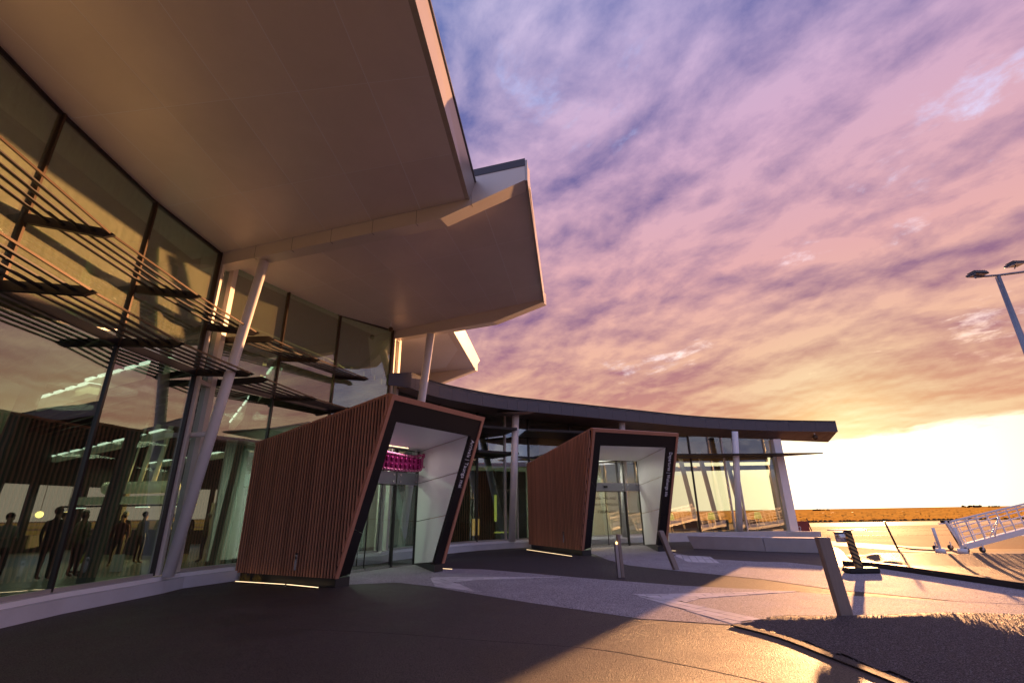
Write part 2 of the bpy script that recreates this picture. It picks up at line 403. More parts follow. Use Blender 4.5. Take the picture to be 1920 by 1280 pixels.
pathD = sheet('footpath', [(2.95, 20.6), (3.1, 17.6), (3.37, 15.77), (4.31, 14.21), (5.64, 12.27), (6.22, 10.64), (7.42, 9.12), (9.55, 8.1), (9.55, 14.1), (8.6, 14.6), (8.1, 16.0), (7.41, 16.26), (6.2, 17.6), (6.0, 20.9), (6.2, 25), (3.5, 24)], .010, 'aggregate')
# pavers
def inside(p, poly):
    c = False; n = len(poly)
    for i in range(n):
        a, b = poly[i], poly[(i+1) % n]
        if (a[1] > p[1]) != (b[1] > p[1]) and p[0] < (b[0]-a[0])*(p[1]-a[1])/(b[1]-a[1])+a[0]: c = not c
    return c
def clip_poly(poly, rect):
    """Sutherland-Hodgman of convex rect against arbitrary polygon is done the other way: clip poly by rect"""
    out = poly
    n = len(rect)
    for i in range(n):
        a, b = rect[i], rect[(i+1) % n]; inp = out; out = []
        def side(p): return (b[0]-a[0])*(p[1]-a[1])-(b[1]-a[1])*(p[0]-a[0])
        for j in range(len(inp)):
            p, q = inp[j], inp[(j+1) % len(inp)]; sp, sq = side(p), side(q)
            if sp >= 0: out.append(p)
            if (sp >= 0) != (sq >= 0):
                t = sp/(sp-sq); out.append((p[0]+(q[0]-p[0])*t, p[1]+(q[1]-p[1])*t))
        if not out: return []
    return out
def area(p): return abs(sum(p[i][0]*p[(i+1) % len(p)][1]-p[(i+1) % len(p)][0]*p[i][1] for i in range(len(p))))/2
def paving(poly, ang, parent, z, bw=.42, bh=.21):
    c, s = math.cos(ang), math.sin(ang); g = .006
    mats = MATS['paver']
    cx = sum(p[0] for p in poly)/len(poly); cy = sum(p[1] for p in poly)/len(poly)
    for r in range(-30, 31):
        for q in range(-16, 17):
            x0 = q*bw+(bw/2 if r % 2 else 0); y0 = r*bh
            rect = [(cx+c*x-s*y, cy+s*x+c*y) for x, y in ((x0+g, y0+g), (x0+bw-g, y0+g), (x0+bw-g, y0+bh-g), (x0+g, y0+bh-g))]
            k = clip_poly(poly, rect)
            if len(k) < 3 or area(k) < .012: continue
            bm = bmesh.new(); h = rnd.uniform(.002, .0045)
            k = [p for i, p in enumerate(k) if math.dist(p, k[i-1]) > 1e-4]
            if len(k) < 3: bm.free(); continue
            prism(bm, [(p[0], p[1], z) for p in k], (0, 0, h)); obj('paver', bm, 'paver', parent)
def tri_area_sets():
    A1 = [(-2.21, 13.68), (1.29, 13.22), (-.95, 12.95), (-1.42, 12.62)]
    B1 = [(-2.21, 13.68), (-1.42, 12.62), (-.82, 11.05), (-1.8, 11.95)]
    A2 = [(2.22, 10.38), (5.61, 10.49), (3.35, 9.85), (2.95, 9.45)]
    B2 = [(2.22, 10.38), (2.95, 9.45), (3.55, 7.95), (3.02, 7.70)]
    C = [(5.74, 19.24), (5.34, 16.43), (6.14, 15.96), (6.7, 18.2)]
    return [(A1, -.13, pathA, .0095), (B1, -1.02, pathA, .0095), (A2, .03, pathA, .0095), (B2, -1.15, pathA, .0095), (C, 1.3, pathD, .0115)]
for poly, ang, par, zz in tri_area_sets():
    if sum(poly[i][0]*poly[(i+1) % len(poly)][1]-poly[(i+1) % len(poly)][0]*poly[i][1] for i in range(len(poly))) < 0: poly = poly[::-1]
    mk('paver_bed', 'paver_bed', par, lambda bm: bm.faces.new([bm.verts.new((p[0], p[1], zz)) for p in poly]))
    paving(poly, ang, par, zz)

# gravel mound at the front right and the planted bed behind the dark kerb: domed beds
KERB = [(3.04, 7.64), (3.36, 6.86), (3.47, 5.97), (3.56, 5.21), (3.60, 4.2), (3.6, -2.1), (9.6, -2.1)]
def downsun(p):
    # distance from p, going away from the sun, to the kerb that edges the mound
    dx, dy = -math.sin(SUN_AZ), -math.cos(SUN_AZ); best = 9.
    for a, b in zip(KERB, KERB[1:]):
        ex, ey = b[0]-a[0], b[1]-a[1]; den = dx*ey-dy*ex
        if abs(den) < 1e-9: continue
        t = ((a[0]-p[0])*ey-(a[1]-p[1])*ex)/den; u = ((a[0]-p[0])*dy-(a[1]-p[1])*dx)/den
        if t >= 0 and -.01 <= u <= 1.01: best = min(best, t)
    return best
def mound_h(p, d):
    a, b, rise, fall = RM
    ab = V((b[0]-a[0], b[1]-a[1], 0)).normalized(); q = V((p[0]-a[0], p[1]-a[1], 0)); s = abs(q.x*ab.y-q.y*ab.x)
    t = min(s/.85, 1); h = .088*downsun(p); hm = .30
    h = h if h < hm*.8 else hm*.8+hm*.2*(1-math.exp(-(h-hm*.8)/(hm*.2)))
    return h*t*t*(3-2*t)
def crest(p, d, h, soft, ridge):
    if ridge is RM: return mound_h(p, d)
    a, b, rise, fall = ridge
    ab = V((b[0]-a[0], b[1]-a[1], 0)).normalized(); q = V((p[0]-a[0], p[1]-a[1], 0)); s = abs(q.x*ab.y-q.y*ab.x)
    t = min(s/rise, 1); up = t*t*(3-2*t); dn = max(0, 1-max(0, s-rise)/fall); e = min(d/soft, 1)
    return h*up*(dn*.92+.08)*(e*e*(3-2*e))
RM = ((4.51, 8.10), (9.55, 5.35), .75, 1.5); RB = ((11.5, 17.6), (24, 14.4), 1.5, 2.2)
def domed(name, poly, h, soft, m, z0, step=.12, label=None, kind='structure', ridge=None):
    xs = [p[0] for p in poly]; ys = [p[1] for p in poly]
    bm = bmesh.new(); grid = {}
    def dist(p):
        d = 1e9
        for i in range(len(poly)):
            a, b = V(poly[i]+(0,)), V(poly[(i+1) % len(poly)]+(0,)); q = V((p[0], p[1], 0)); ab = b-a
            t = max(0, min(1, (q-a).dot(ab)/max(ab.length_squared, 1e-9))); d = min(d, (q-(a+ab*t)).length)
        return d
    nx = int((max(xs)-min(xs))/step)+2; ny = int((max(ys)-min(ys))/step)+2
    for i in range(nx):
        for j in range(ny):
            p = (min(xs)+i*step, min(ys)+j*step)
            if inside(p, poly):
                grid[i, j] = bm.verts.new((p[0], p[1], z0+crest(p, dist(p), h, soft, ridge)+rnd.uniform(-.001, .001)))
    for i in range(nx):
        for j in range(ny):
            k = [(i, j), (i+1, j), (i+1, j+1), (i, j+1)]
            if all(q in grid for q in k):
                fc = bm.faces.new([grid[q] for q in k]); fc.smooth = True
    return obj(name, bm, m, None, kind=kind)
mat('gravel', (.085, .066, .074), .7, var=.25, vscale=2, bump=1.0, bscale=70, fine=1.2, fscale=70, spec=.3)
mat('gravel_bed', (.10, .072, .055), .6, var=.3, vscale=2, bump=1.0, bscale=50, fine=.7, fscale=80, spec=.3)
mound = [(3.04, 7.64), (3.5, 7.80), (3.93, 7.92), (4.25, 8.03), (4.51, 8.06), (4.95, 7.84), (6.43, 7.04), (9.55, 5.35), (9.55, -2), (3.6, -2), (3.60, 4.2), (3.56, 5.21), (3.47, 5.97), (3.36, 6.86)]
domed('gravel_bed', mound, .125, 1.1, 'gravel', .014, .07, ridge=RM)
bed = [(9.75, 14.9), (9.9, 14.1), (9.8, 12.6), (9.75, 11), (9.7, 8), (9.7, 0), (24, 0), (24, 14), (17.5, 16.0), (15.57, 16.25), (13.32, 16.29), (12.43, 16.84), (11.2, 18.0), (10.6, 17.0)]
domed('gravel_bed', bed, .16, .8, 'gravel_bed', .04, .16, ridge=RB)
# loose stones so that the near gravel has real grain
bm = bmesh.new()
cnt = 0
while cnt < 16000:
    x, y = rnd.uniform(3.1, 8.5), rnd.uniform(3.2, 8.1)
    if not inside((x, y), mound): continue
    cnt += 1
    s_ = rnd.uniform(.004, .0085)
    d = min((V((x, y, 0))-V((a[0], a[1], 0))).length for a in mound); 
    dd = 1e9
    for i in range(len(mound)):
        a, b = V(mound[i]+(0,)), V(mound[(i+1) % len(mound)]+(0,)); q = V((x, y, 0)); ab = b-a
        t = max(0, min(1, (q-a).dot(ab)/ab.length_squared)); dd = min(dd, (q-(a+ab*t)).length)
    zz = .014+crest((x, y), dd, .125, 1.1, RM)+s_*.15
    c = V((x, y, zz)); pv = [bm.verts.new(c+V((rnd.uniform(.6, 1.2)*s_*a, rnd.uniform(.6, 1.2)*s_*b, rnd.uniform(.4, .9)*s_*e)))
        for a, b, e in ((1, 0, 0), (-1, 0, 0), (0, 1, 0), (0, -1, 0), (0, 0, 1), (0, 0, -1))]
    for q in ((0, 2, 4), (2, 1, 4), (1, 3, 4), (3, 0, 4), (2, 0, 5), (1, 2, 5), (3, 1, 5), (0, 3, 5)): bm.faces.new([pv[i] for i in q])
mat('stones', (.24, .20, .21), .5, var=1.0, vscale=45, spec=.5)
tag(obj('loose_gravel', bm, 'stones', None, kind='stuff'), 'loose dark stone chips covering the mounded bed at the front right', 'gravel')
# kerbs
def kerb_line(name, pts, wdt, h, m, z0=.0):
    bm = bmesh.new(); P = [V((p[0], p[1], z0)) for p in pts]
    L = []; Rr = []
    for i, p in enumerate(P):
        d = (P[min(i+1, len(P)-1)]-P[max(i-1, 0)]).normalized(); s = V((d.y, -d.x, 0))*wdt/2
        L.append(p-s); Rr.append(p+s)
    a = [bm.verts.new(v) for v in L]; b = [bm.verts.new(v) for v in Rr]
    c = [bm.verts.new(v+V((0, 0, h))) for v in L]; d = [bm.verts.new(v+V((0, 0, h))) for v in Rr]
    for i in range(len(P)-1):
        for u, v in ((a, c), (d, b), (c, d)): bm.faces.new([u[i], u[i+1], v[i+1], v[i]])
    bm.faces.new([a[0], b[0], d[0], c[0]]); bm.faces.new([a[-1], c[-1], d[-1], b[-1]])
    return obj(name, bm, m, None, kind='structure')
kerb_line('kerb', smooth([(3.0, 7.60), (3.28, 6.86), (3.38, 5.97), (3.45, 5.21), (3.5, 4.0), (3.5, 2.0)], 4), .12, .014, 'asphalt_light', .010)
kerb_line('kerb', smooth([(9.2, 14.9), (9.6, 14.3), (9.72, 13.2), (9.70, 11.6), (9.66, 10.1), (9.62, 7), (9.6, 2)], 4), .20, .13, 'dark_kerb', .0)
# pale concrete strip edging the apron, and paler taxi patches on the tarmac
sheet('apron_edge_strip', [(12.9, 25.4), (13.9, 21.7), (14.1, 19.0), (15.2, 17.0), (24, 15.9), (40, 13), (40, 16.5), (24, 18.8), (17.5, 19.6), (16.2, 21.5), (15.6, 26)], .006, 'pale_concrete')
sheet('apron_patch', [(24, 46), (70, 46), (80, 58), (24, 58)], .006, 'pale_concrete')
bm = bmesh.new()
for (x0, y0, x1, y1) in ((15.5, 31, 60, 26), (18, 36, 70, 33), (17, 41, 80, 40)):
    bar(bm, (x0, y0, .008), (x1, y1, .008), .12, .004)
obj('tarmac_joint', bm, 'dark_kerb', None, kind='structure')
bm = bmesh.new()
bar(bm, (21.5, 20.5, .012), (27.5, 28.5, .012), .12, .004)
obj('painted_line', bm, 'white_paint', None, kind='structure')
# saw-cut joint in the near asphalt
bm = bmesh.new()
cr = smooth([(-3.4, 7.9), (-1.73, 7.49), (-.47, 7.02), (.82, 6.56), (1.58, 5.97), (2.4, 5.1), (3.0, 4.0)], 5)
for a, b in zip(cr, cr[1:]): bar(bm, (a[0], a[1], .0044), (b[0], b[1], .0044), .009, .002)
obj('asphalt_joint', bm, 'dark_kerb', None, kind='structure')

# ================================================================== TERMINAL BUILDING
TB = thing('terminal_building', 'long curved glass airport terminal with stepped wing roofs, sun louvres and a low dark canopy', 'building', (-7.9, 9.3, 0))
W1 = [(-5.6, -3.2), (-6.5, -.8), (-7.1, 1.7), (-7.6, 4.2), (-7.93, 6.71), (-8.08, 9.3), (-7.91, 11.57)]
W2 = [(-7.95, 12.4), (-7.2, 14.2), (-6.25, 16.3), (-4.75, 18.0)]
W3 = [(-4.65, 18.75), (-3.3, 21.4), (-1.75, 23.45), (-.45, 24.45), (.12, 24.72), (.75, 25.05), (3.0, 26.1), (5.6, 27.2), (8.0, 28.0), (10.2, 28.62), (12.2, 28.84), (12.9, 28.86), (15.05, 28.76)]
GZ = .35
def outward(a, b):
    d = V((b[0]-a[0], b[1]-a[1], 0)).normalized(); return V((d.y, -d.x, 0))
def pane(a, b, z0, z1, m, t=.024, inset=.0, name='window_pane', z1b=None):
    n = outward(a, b); A = V((a[0], a[1], z0)); d = V((b[0]-a[0], b[1]-a[1], 0)); z1b = z1 if z1b is None else z1b
    bm = bmesh.new(); A = A+n*inset
    prism(bm, [A, A+d, V((b[0], b[1], z1b))+n*inset, V((a[0], a[1], z1))+n*inset], -n*t)
    return obj(name, bm, m, TB)
def mullion(p, z0, z1, nrm, w_=.05, dp=.09, m='mullion', name='mullion'):
    s = V((nrm.y, -nrm.x, 0))
    return mk(name, m, TB, lambda bm: box(bm, V((p[0], p[1], z0))-s*w_/2-nrm*.05, s*w_, nrm*dp, (0, 0, z1-z0)))
def transom(a, b, z0, h, dp=.10, m='mullion', proud=.03):
    n = outward(a, b); d = V((b[0]-a[0], b[1]-a[1], 0)); e = d.normalized()*.028
    return mk('transom', m, TB, lambda bm: box(bm, V((a[0], a[1], z0))+e+n*(proud-dp), d-2*e, n*dp, (0, 0, h)))
ZU = 8.32
for W, zt in ((W1, ZU), (W2, 8.45)):
    for a, b in zip(W, W[1:]):
        pane(a, b, GZ, 4.86, 'glass_lower'); pane(a, b, 5.02, zt, 'glass_upper')
        transom(a, b, 4.86, .16); transom(a, b, GZ-.02, .07, proud=.04, m='mullion_light')
        transom(a, b, zt-.05, .06)
    for i, p in enumerate(W):
        n = outward(W[max(i-1, 0)], W[min(i+1, len(W)-1)])
        mullion(p, GZ, 4.86, n, .055); mullion(p, 4.86, zt, n, .045, .11, 'bronze')
# pier returns between the sections: narrow framed window in a pale frame
def pier(a, b, z1, name='pier'):
    n = outward(a, b); d = V((b[0]-a[0], b[1]-a[1], 0)); L = d.length; e = d.normalized()
    for s0, s1 in ((.03, .13), (L-.25, L-.03)):
        mk('pier_frame', 'beam', TB, lambda bm: box(bm, V((a[0], a[1], GZ))+e*s0-n*.12, e*(s1-s0), n*.24, (0, 0, z1-GZ)))
    mk('pier_frame', 'beam', TB, lambda bm: box(bm, V((a[0], a[1], z1-.16))+e*.131-n*.10, e*(L-.382), n*.20, (0, 0, .158)))
    mk('pier_frame', 'beam', TB, lambda bm: box(bm, V((a[0], a[1], 4.7))+e*.131-n*.10, e*(L-.382), n*.20, (0, 0, .10)))
    pane((a[0]+e.x*.13, a[1]+e.y*.13), (b[0]-e.x*.25, b[1]-e.y*.25), GZ, z1-.16, 'glass_lower')
pier(W1[-1], W2[0], 8.25); pier(W2[-1], W3[0], 8.3)
# lower wing
ZW = lambda p: 6.22-.82*max(0, min(1, (p[0]+1)/16.0))
for i, (a, b) in enumerate(zip(W3, W3[1:])):
    zz, zb = ZW(a), ZW(b)
    gm = 'glass_low_wing' if i >= 5 else 'glass_lower'
    if i in (3, 10):
        pane(a, b, GZ, zz, gm, z1b=zb)
    else:
        zt_ = 4.36 if i >= 7 else 4.12
        pane(a, b, GZ, zt_, gm); pane(a, b, zt_+.10, zz, gm, z1b=zb); transom(a, b, zt_, .10)
    transom(a, b, GZ-.02, .07, proud=.04, m='mullion_light')
for i, p in enumerate(W3[1:-1], 1):
    n = outward(W3[i-1], W3[i+1])
    pale = i in (3, 4, 10, 11)
    mullion(p, GZ, ZW(p), n, .06 if not pale else .08, .12, 'mullion_light' if pale else 'mullion')
# plinth
W = W1 + W2 + W3
def ribbon(bm, pts, o0, o1, z0, z1):
    """wall following pts, from offset o0 to o1 outward"""
    A, B = [], []
    for i, p in enumerate(pts):
        n = outward(pts[max(i-1, 0)], pts[min(i+1, len(pts)-1)]); A.append(V((p[0], p[1], 0))+n*o0); B.append(V((p[0], p[1], 0))+n*o1)
    vz = lambda L, z_: [bm.verts.new((v.x, v.y, z_)) for v in L]
    a0, a1, b0, b1 = vz(A, z0), vz(A, z1), vz(B, z0), vz(B, z1)
    for i in range(len(pts)-1):
        for u, v in ((a0, a1), (b1, b0), (a1, b1), (b0, a0)): bm.faces.new([u[i], u[i+1], v[i+1], v[i]])
    bm.faces.new([a0[0], b0[0], b1[0], a1[0]]); bm.faces.new([a0[-1], a1[-1], b1[-1], b0[-1]])
mk('plinth', 'plinth', TB, lambda bm: ribbon(bm, W, -.12, .30, -.05, .24))
mk('sill', 'white_paint', TB, lambda bm: ribbon(bm, W, -.10, .16, .243, .325))
# corner pier of the lower wing; unseen end wall, lengthened to block the sun
CX_, CY_ = 15.05, 28.76
mk('corner_pier', 'white_paint', TB, lambda bm: prism(bm, [(CX_+.03, CY_+.16, 0), (CX_+.03, CY_-.30, 0), (CX_+.48, CY_-.28, 0), (CX_+.46, CY_+.30, 0)], (0, 0, 5.36)))
mk('sun_block_end_wall', 'interior_wall', TB, lambda bm: box(bm, (CX_+.30, CY_+.34, 0), (18.2, 37.0, 0), (.35, -.16, 0), (0, 0, 5.6)))

# ---- interior
mk('floor', 'interior_floor', TB, lambda bm: prism(bm, [(p[0]-.35*1, p[1]+.0, -.02) for p in W1] + [(-8.3, 12.4, -.02), (-7.6, 14.6, -.02), (-6.6, 16.7, -.02), (-5.1, 18.6, -.02), (-3.6, 21.8, -.02), (-2, 23.9, -.02), (.6, 25.5, -.02), (5.6, 27.7, -.02), (10, 29.1, -.02), (15, 29.2, -.02), (19.5, 38.5, -.02), (-2, 40, -.02), (-22, 34, -.02), (-28, 20, -.02), (-26, -3, -.02)], (0, 0, .06)))
def slab(name, pts, z0, h, m, parent=None): return mk(name, m, parent or TB, lambda bm: prism(bm, [(p[0], p[1], z0) for p in pts], (0, 0, h)))
hall = [(-5.9, -3.2), (-6.8, -.8), (-7.4, 1.7), (-7.9, 4.2), (-8.25, 6.7), (-8.4, 9.3), (-8.25, 11.6), (-8.2, 12.5), (-7.5, 14.5), (-6.5, 16.6), (-5.0, 18.4)]
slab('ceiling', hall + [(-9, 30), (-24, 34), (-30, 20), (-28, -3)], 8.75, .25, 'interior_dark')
# wing roof slab over the low part
wing_in = [(-4.9, 18.9), (-3.6, 21.6), (-2, 23.8), (.5, 25.4), (5.5, 27.6), (10.1, 29.0), (15.2, 29.1)]
# ceiling battens of the hall, hung below
for k in range(46):
    y = 2 + k*.62
    xin = -8.75 if y < 12 else (-8.75+(y-12)*.50 if y < 19 else -5.2+(y-19)*.2)
    z_ = 6.9
    mk('ceiling_batten', 'batten', TB, lambda bm: bar(bm, (xin-.6, y, z_), (-27, y+9.5, z_-1.2), .09, .22))
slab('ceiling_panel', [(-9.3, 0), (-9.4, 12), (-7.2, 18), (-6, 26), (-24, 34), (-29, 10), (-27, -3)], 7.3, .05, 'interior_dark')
# back wall with tall openings
def back_bay(a, b, n_):
    d = V((b[0]-a[0], b[1]-a[1], 0)); e = d.normalized(); nn = V((e.y, -e.x, 0))
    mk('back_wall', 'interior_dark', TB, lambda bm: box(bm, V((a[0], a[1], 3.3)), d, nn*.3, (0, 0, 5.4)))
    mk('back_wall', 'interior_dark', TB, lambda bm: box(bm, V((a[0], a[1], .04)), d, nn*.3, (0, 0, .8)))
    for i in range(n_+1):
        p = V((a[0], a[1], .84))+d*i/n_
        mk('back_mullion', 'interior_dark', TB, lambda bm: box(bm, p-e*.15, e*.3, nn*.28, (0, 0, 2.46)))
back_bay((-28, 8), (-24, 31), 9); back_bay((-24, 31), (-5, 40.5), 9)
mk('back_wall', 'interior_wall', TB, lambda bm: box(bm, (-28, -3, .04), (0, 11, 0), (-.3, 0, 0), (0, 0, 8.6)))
# bulkhead wall inside the first bays (tall pale battened box)
def bulk(bm): prism(bm, [(-16.5, 9.2, 2.35), (-12.5, 10.8, 2.35), (-13.3, 12.8, 2.35), (-17.3, 11.2, 2.35)], (0, 0, 2.6))
mk('bulkhead', 'interior_wall', TB, bulk)
for i in range(22):
    t = i/21; p = V((-16.5, 9.2, 2.3)).lerp(V((-12.5, 10.8, 2.3)), t)
    mk('bulkhead_batten', 'interior_wall', TB, lambda bm: box(bm, p+V((.02, -.05, 0)), (.07, .028, 0), (.03, -.07, 0), (0, 0, 2.72)))
mk('bulkhead_screen', 'black_plastic', TB, lambda bm: box(bm, (-15.9, 9.28, 3.0), (1.3, .52, 0), (.05, -.13, 0), (0, 0, .75)))
# pale ceiling beams with rows of little lights, and raking columns
def ibeam(a, b, dots=9):
    t_ = mk('ceiling_beam', 'beam_inside_glow', TB, lambda bm: bar(bm, a, b, .25, .28))
    a, b = V(a), V(b)
    for i in range(dots):
        c = a.lerp(b, (i+.5)/dots); d = (b-a)/dots*.30
        mk('downlight', 'lamp_white', t_, lambda bm: bar(bm, c-d+V((.0, 0, .165)), c+d+V((0, 0, .165)), .36, .07))
ibeam((-27, 28, 4.6), (-13.2, 18.6, 4.6)); ibeam((-30, 36, 4.7), (-15.5, 26.4, 4.7)); ibeam((-12.5, 13.8, 5.2), (-8.6, 11.7, 5.2), 6); ibeam((-15, 14.9, 4.9), (-11.5, 12.9, 4.9), 5)
ibeam((-14, 24.0, 5.8), (-8.0, 15.8, 6.2), 8)
for (x, y) in ((-8.9, 11.0), (-9.2, 8.6), (-10, 5.0), (-8.7, 15.2)):
    mk('interior_column', 'interior_wall', TB, lambda bm: bar(bm, (x, y, .04), (x+.25, y+.5, 7.25), .24, .20, (1, 0, 0)))
for dx in (0, .45, .9):
    mk('interior_column', 'beam_inside_glow', TB, lambda bm: tube(bm, (-16.8+dx*.6, 21.6+dx, 2.6), (-16.5+dx*.6, 21.6+dx, 5.6), .10))

# ---- columns (raking white tubes)
def column(b, t, r=.15, lab=None):
    return mk('column', 'white_paint', TB, lambda bm: tube(bm, b, t, r, seg=24), label=lab)
column((-7.66, 11.72, .32), (-6.62, 11.48, 7.97), .122)
mk('column_brace', 'white_paint', TB, lambda bm: tube(bm, (-7.95, 11.8, 3.42), (-7.20, 11.66, 3.42), .065))
column((-4.35, 19.9, .32), (-3.12, 17.45, 8.1), .15)
column((-.15, 24.34, .32), (.12, 22.9, 5.97), .165)
column((12.25, 28.42, .32), (12.5, 27.5, 5.70), .17)
column((5.6, 26.4, .32), (5.75, 25.6, 6.0), .165)

# ---- folded upper roofs
def beam_wall(name, a, b, zprofile, thick, m='beam', parent=None):
    """vertical-faced beam; zprofile list of (s metres, zbottom, ztop) from a towards b; thick extends to the left of a->b"""
    a3, b3 = V((a[0], a[1], 0)), V((b[0], b[1], 0)); e = (b3-a3).normalized(); s_ = V((-e.y, e.x, 0))*thick+V((0, 0, .04))
    pts = [a3+e*s+V((0, 0, zb)) for s, zb, zt in zprofile] + [a3+e*s+V((0, 0, zt)) for s, zb, zt in reversed(zprofile)]
    return mk(name, m, parent, lambda bm: prism(bm, pts, s_))
def soffit_grid(a, b, c, d, nu, nv, parent, us=None, vs=None, g=.008, skip_near=0):
    """a wall-near, b outer-near, c wall-far, d outer-far"""
    a, b, c, d = map(V, (a, b, c, d))
    us = us or [i/nu for i in range(nu+1)]; vs = vs or [i/nv for i in range(nv+1)]
    def P_(u, v): return a.lerp(b, v).lerp(c.lerp(d, v), u)
    Lu = (c-a).length; Lv = (b-a).length
    for i in range(len(us)-1):
        for j in range(len(vs)-1):
            gu, gv = g/Lu, g/Lv
            q = [P_(us[i]+gu, vs[j]+gv), P_(us[i+1]-gu, vs[j]+gv), P_(us[i+1]-gu, vs[j+1]-gv), P_(us[i]+gu, vs[j+1]-gv)]
            mk('soffit_panel', 'soffit', parent, lambda bm: prism(bm, q, (0, 0, .02)))
    q = [P_(0, 0), P_(1, 0), P_(1, 1), P_(0, 1)]
    return mk('soffit_backing', 'white_panel', parent, lambda bm: prism(bm, [p+V((0, 0, .002)) for p in q], (0, 0, .05)))
def roof_body(name, pts, ztop, m='roof_top'):
    return mk(name, m, TB, lambda bm: prism(bm, pts, (0, 0, ztop)))
# roof 1
r1 = mk('roof', 'roof_top', TB, lambda bm: prism(bm, [(-9.5, -6, 8.42), (-1.60, -6, 8.42), (-1.60, 4.7, 8.42), (-1.05, 9.30, 8.42), (-9.0, 11.9, 8.42)], (0, 0, .30)))
soffit_grid((-8.9, 4.2, 8.33), (-1.33, 4.2, 8.33), (-8.9, 11.93, 8.33), (-.93, 9.37, 8.33), 3, 6, r1, us=[0, .355, .71, 1], vs=[0, .21, .37, .53, .69, .85, 1])
soffit_grid((-8.9, -6, 8.33), (-1.40, -6, 8.33), (-8.9, 4.195, 8.33), (-1.33, 4.195, 8.33), 3, 6, r1, vs=[0, .21, .37, .53, .69, .85, 1])
mk('fascia', 'roof_edge', r1, lambda bm: prism(bm, [(-1.327, 4.2, 8.31), (-.925, 9.375, 8.31), (-.80, 9.375, 8.72), (-1.25, 4.2, 8.72)], (-.16, 0, .03)))
mk('fascia', 'roof_edge', r1, lambda bm: prism(bm, [(-1.40, -6, 8.31), (-1.327, 4.195, 8.31), (-1.25, 4.195, 8.72), (-1.33, -6, 8.72)], (-.16, 0, .03)))
mk('roof_flashing', 'roof_top', r1, lambda bm: prism(bm, [(-1.30, -6, 8.752), (-1.22, 4.2, 8.752), (-.77, 9.37, 8.752), (-.95, 9.37, 8.752), (-1.5, 4.2, 8.752)], (0, 0, .05)))
# roof 2
A_, B_ = (-8.6, 11.85), (.35, 8.97)
L2 = math.dist(A_, B_); k2 = math.dist(A_, (-1.62, 9.6))
r2 = beam_wall('roof', A_, B_, [(0, 7.97, 8.75), (k2-.9, 7.97, 8.75), (k2, 7.97, 8.99), (L2, 8.52, 9.06)], .42, 'beam', TB)
mk('roof_flashing', 'canopy_fascia', r2, lambda bm: prism(bm, [V((-1.1, 9.425, 8.935)), V((.36, 8.955, 8.90)), V((.36, 8.955, 9.10)), V((-1.1, 9.425, 9.13))], (0, .47, 0)))
for s in (1.9, 3.1, 4.3, 5.5, 6.7, 8.1):
    e = (V((B_[0], B_[1], 0))-V((A_[0], A_[1], 0))).normalized(); p = V((A_[0], A_[1], 0))+e*s
    zb = 7.97 if s < k2 else 7.97+.55*(s-k2)/(L2-k2)
    mk('panel_joint', 'mullion', r2, lambda bm: box(bm, p+V((0, 0, zb-.0015))-V((-e.y, e.x, 0))*.0015, e*.007, V((-e.y, e.x, 0))*.10, (0, 0, .75)))
b_in = V(B_+(0,))
soffit_grid((-8.4, 12.20, 8.30), (.48, 9.36, 8.60), (-5.6, 18.5, 8.44), (1.12, 15.72, 8.66), 3, 7, r2, us=[0, .33, .80, 1], vs=[0, .20, .335, .47, .605, .74, .87, 1])
mk('roof_top', 'roof_top', r2, lambda bm: prism(bm, [(-8.4, 12.3, 8.70), (.36, 9.4, 8.74), (1.0, 15.6, 8.74), (-5.6, 18.5, 8.70)], (0, 0, .28)))
mk('fascia', 'roof_edge', r2, lambda bm: prism(bm, [(.352, 8.965, 8.50), (1.122, 15.73, 8.54), (1.13, 15.73, 9.0), (.36, 8.965, 9.06)], (.05, 0, .0)))
# far beam of roof 2
A3, B3 = (-5.4, 18.35), (1.12, 15.72)
L3 = math.dist(A3, B3); k3 = L3-1.95
r2b = beam_wall('roof_beam', A3, B3, [(0, 8.12, 8.9), (k3, 8.12, 8.9), (L3, 8.56, 9.0)], .40, 'beam', r2)
# roof 3
r3 = mk('roof', 'roof_top', TB, lambda bm: prism(bm, [(-6, 19, 8.75), (-2.5, 17.4, 8.78), (-2.1, 24.6, 9.0), (-8, 26.5, 8.9)], (0, 0, .3)))
soffit_grid((-6.0, 18.95, 8.48), (-2.45, 17.5, 8.52), (-8, 26.6, 8.7), (-2.05, 24.9, 8.92), 2, 4, r3)
mk('fascia', 'white_paint', r3, lambda bm: prism(bm, [(-2.44, 17.5, 8.50), (-2.03, 24.95, 8.90), (-1.75, 24.95, 9.32), (-2.15, 17.5, 8.95)], (-.2, 0, .03)))
r3b = beam_wall('roof_beam', (-7.5, 26.3), (-2.0, 24.95), [(0, 8.2, 9.2), (3.6, 8.2, 9.2), (5.66, 8.80, 9.3)], .4, 'beam', r3)

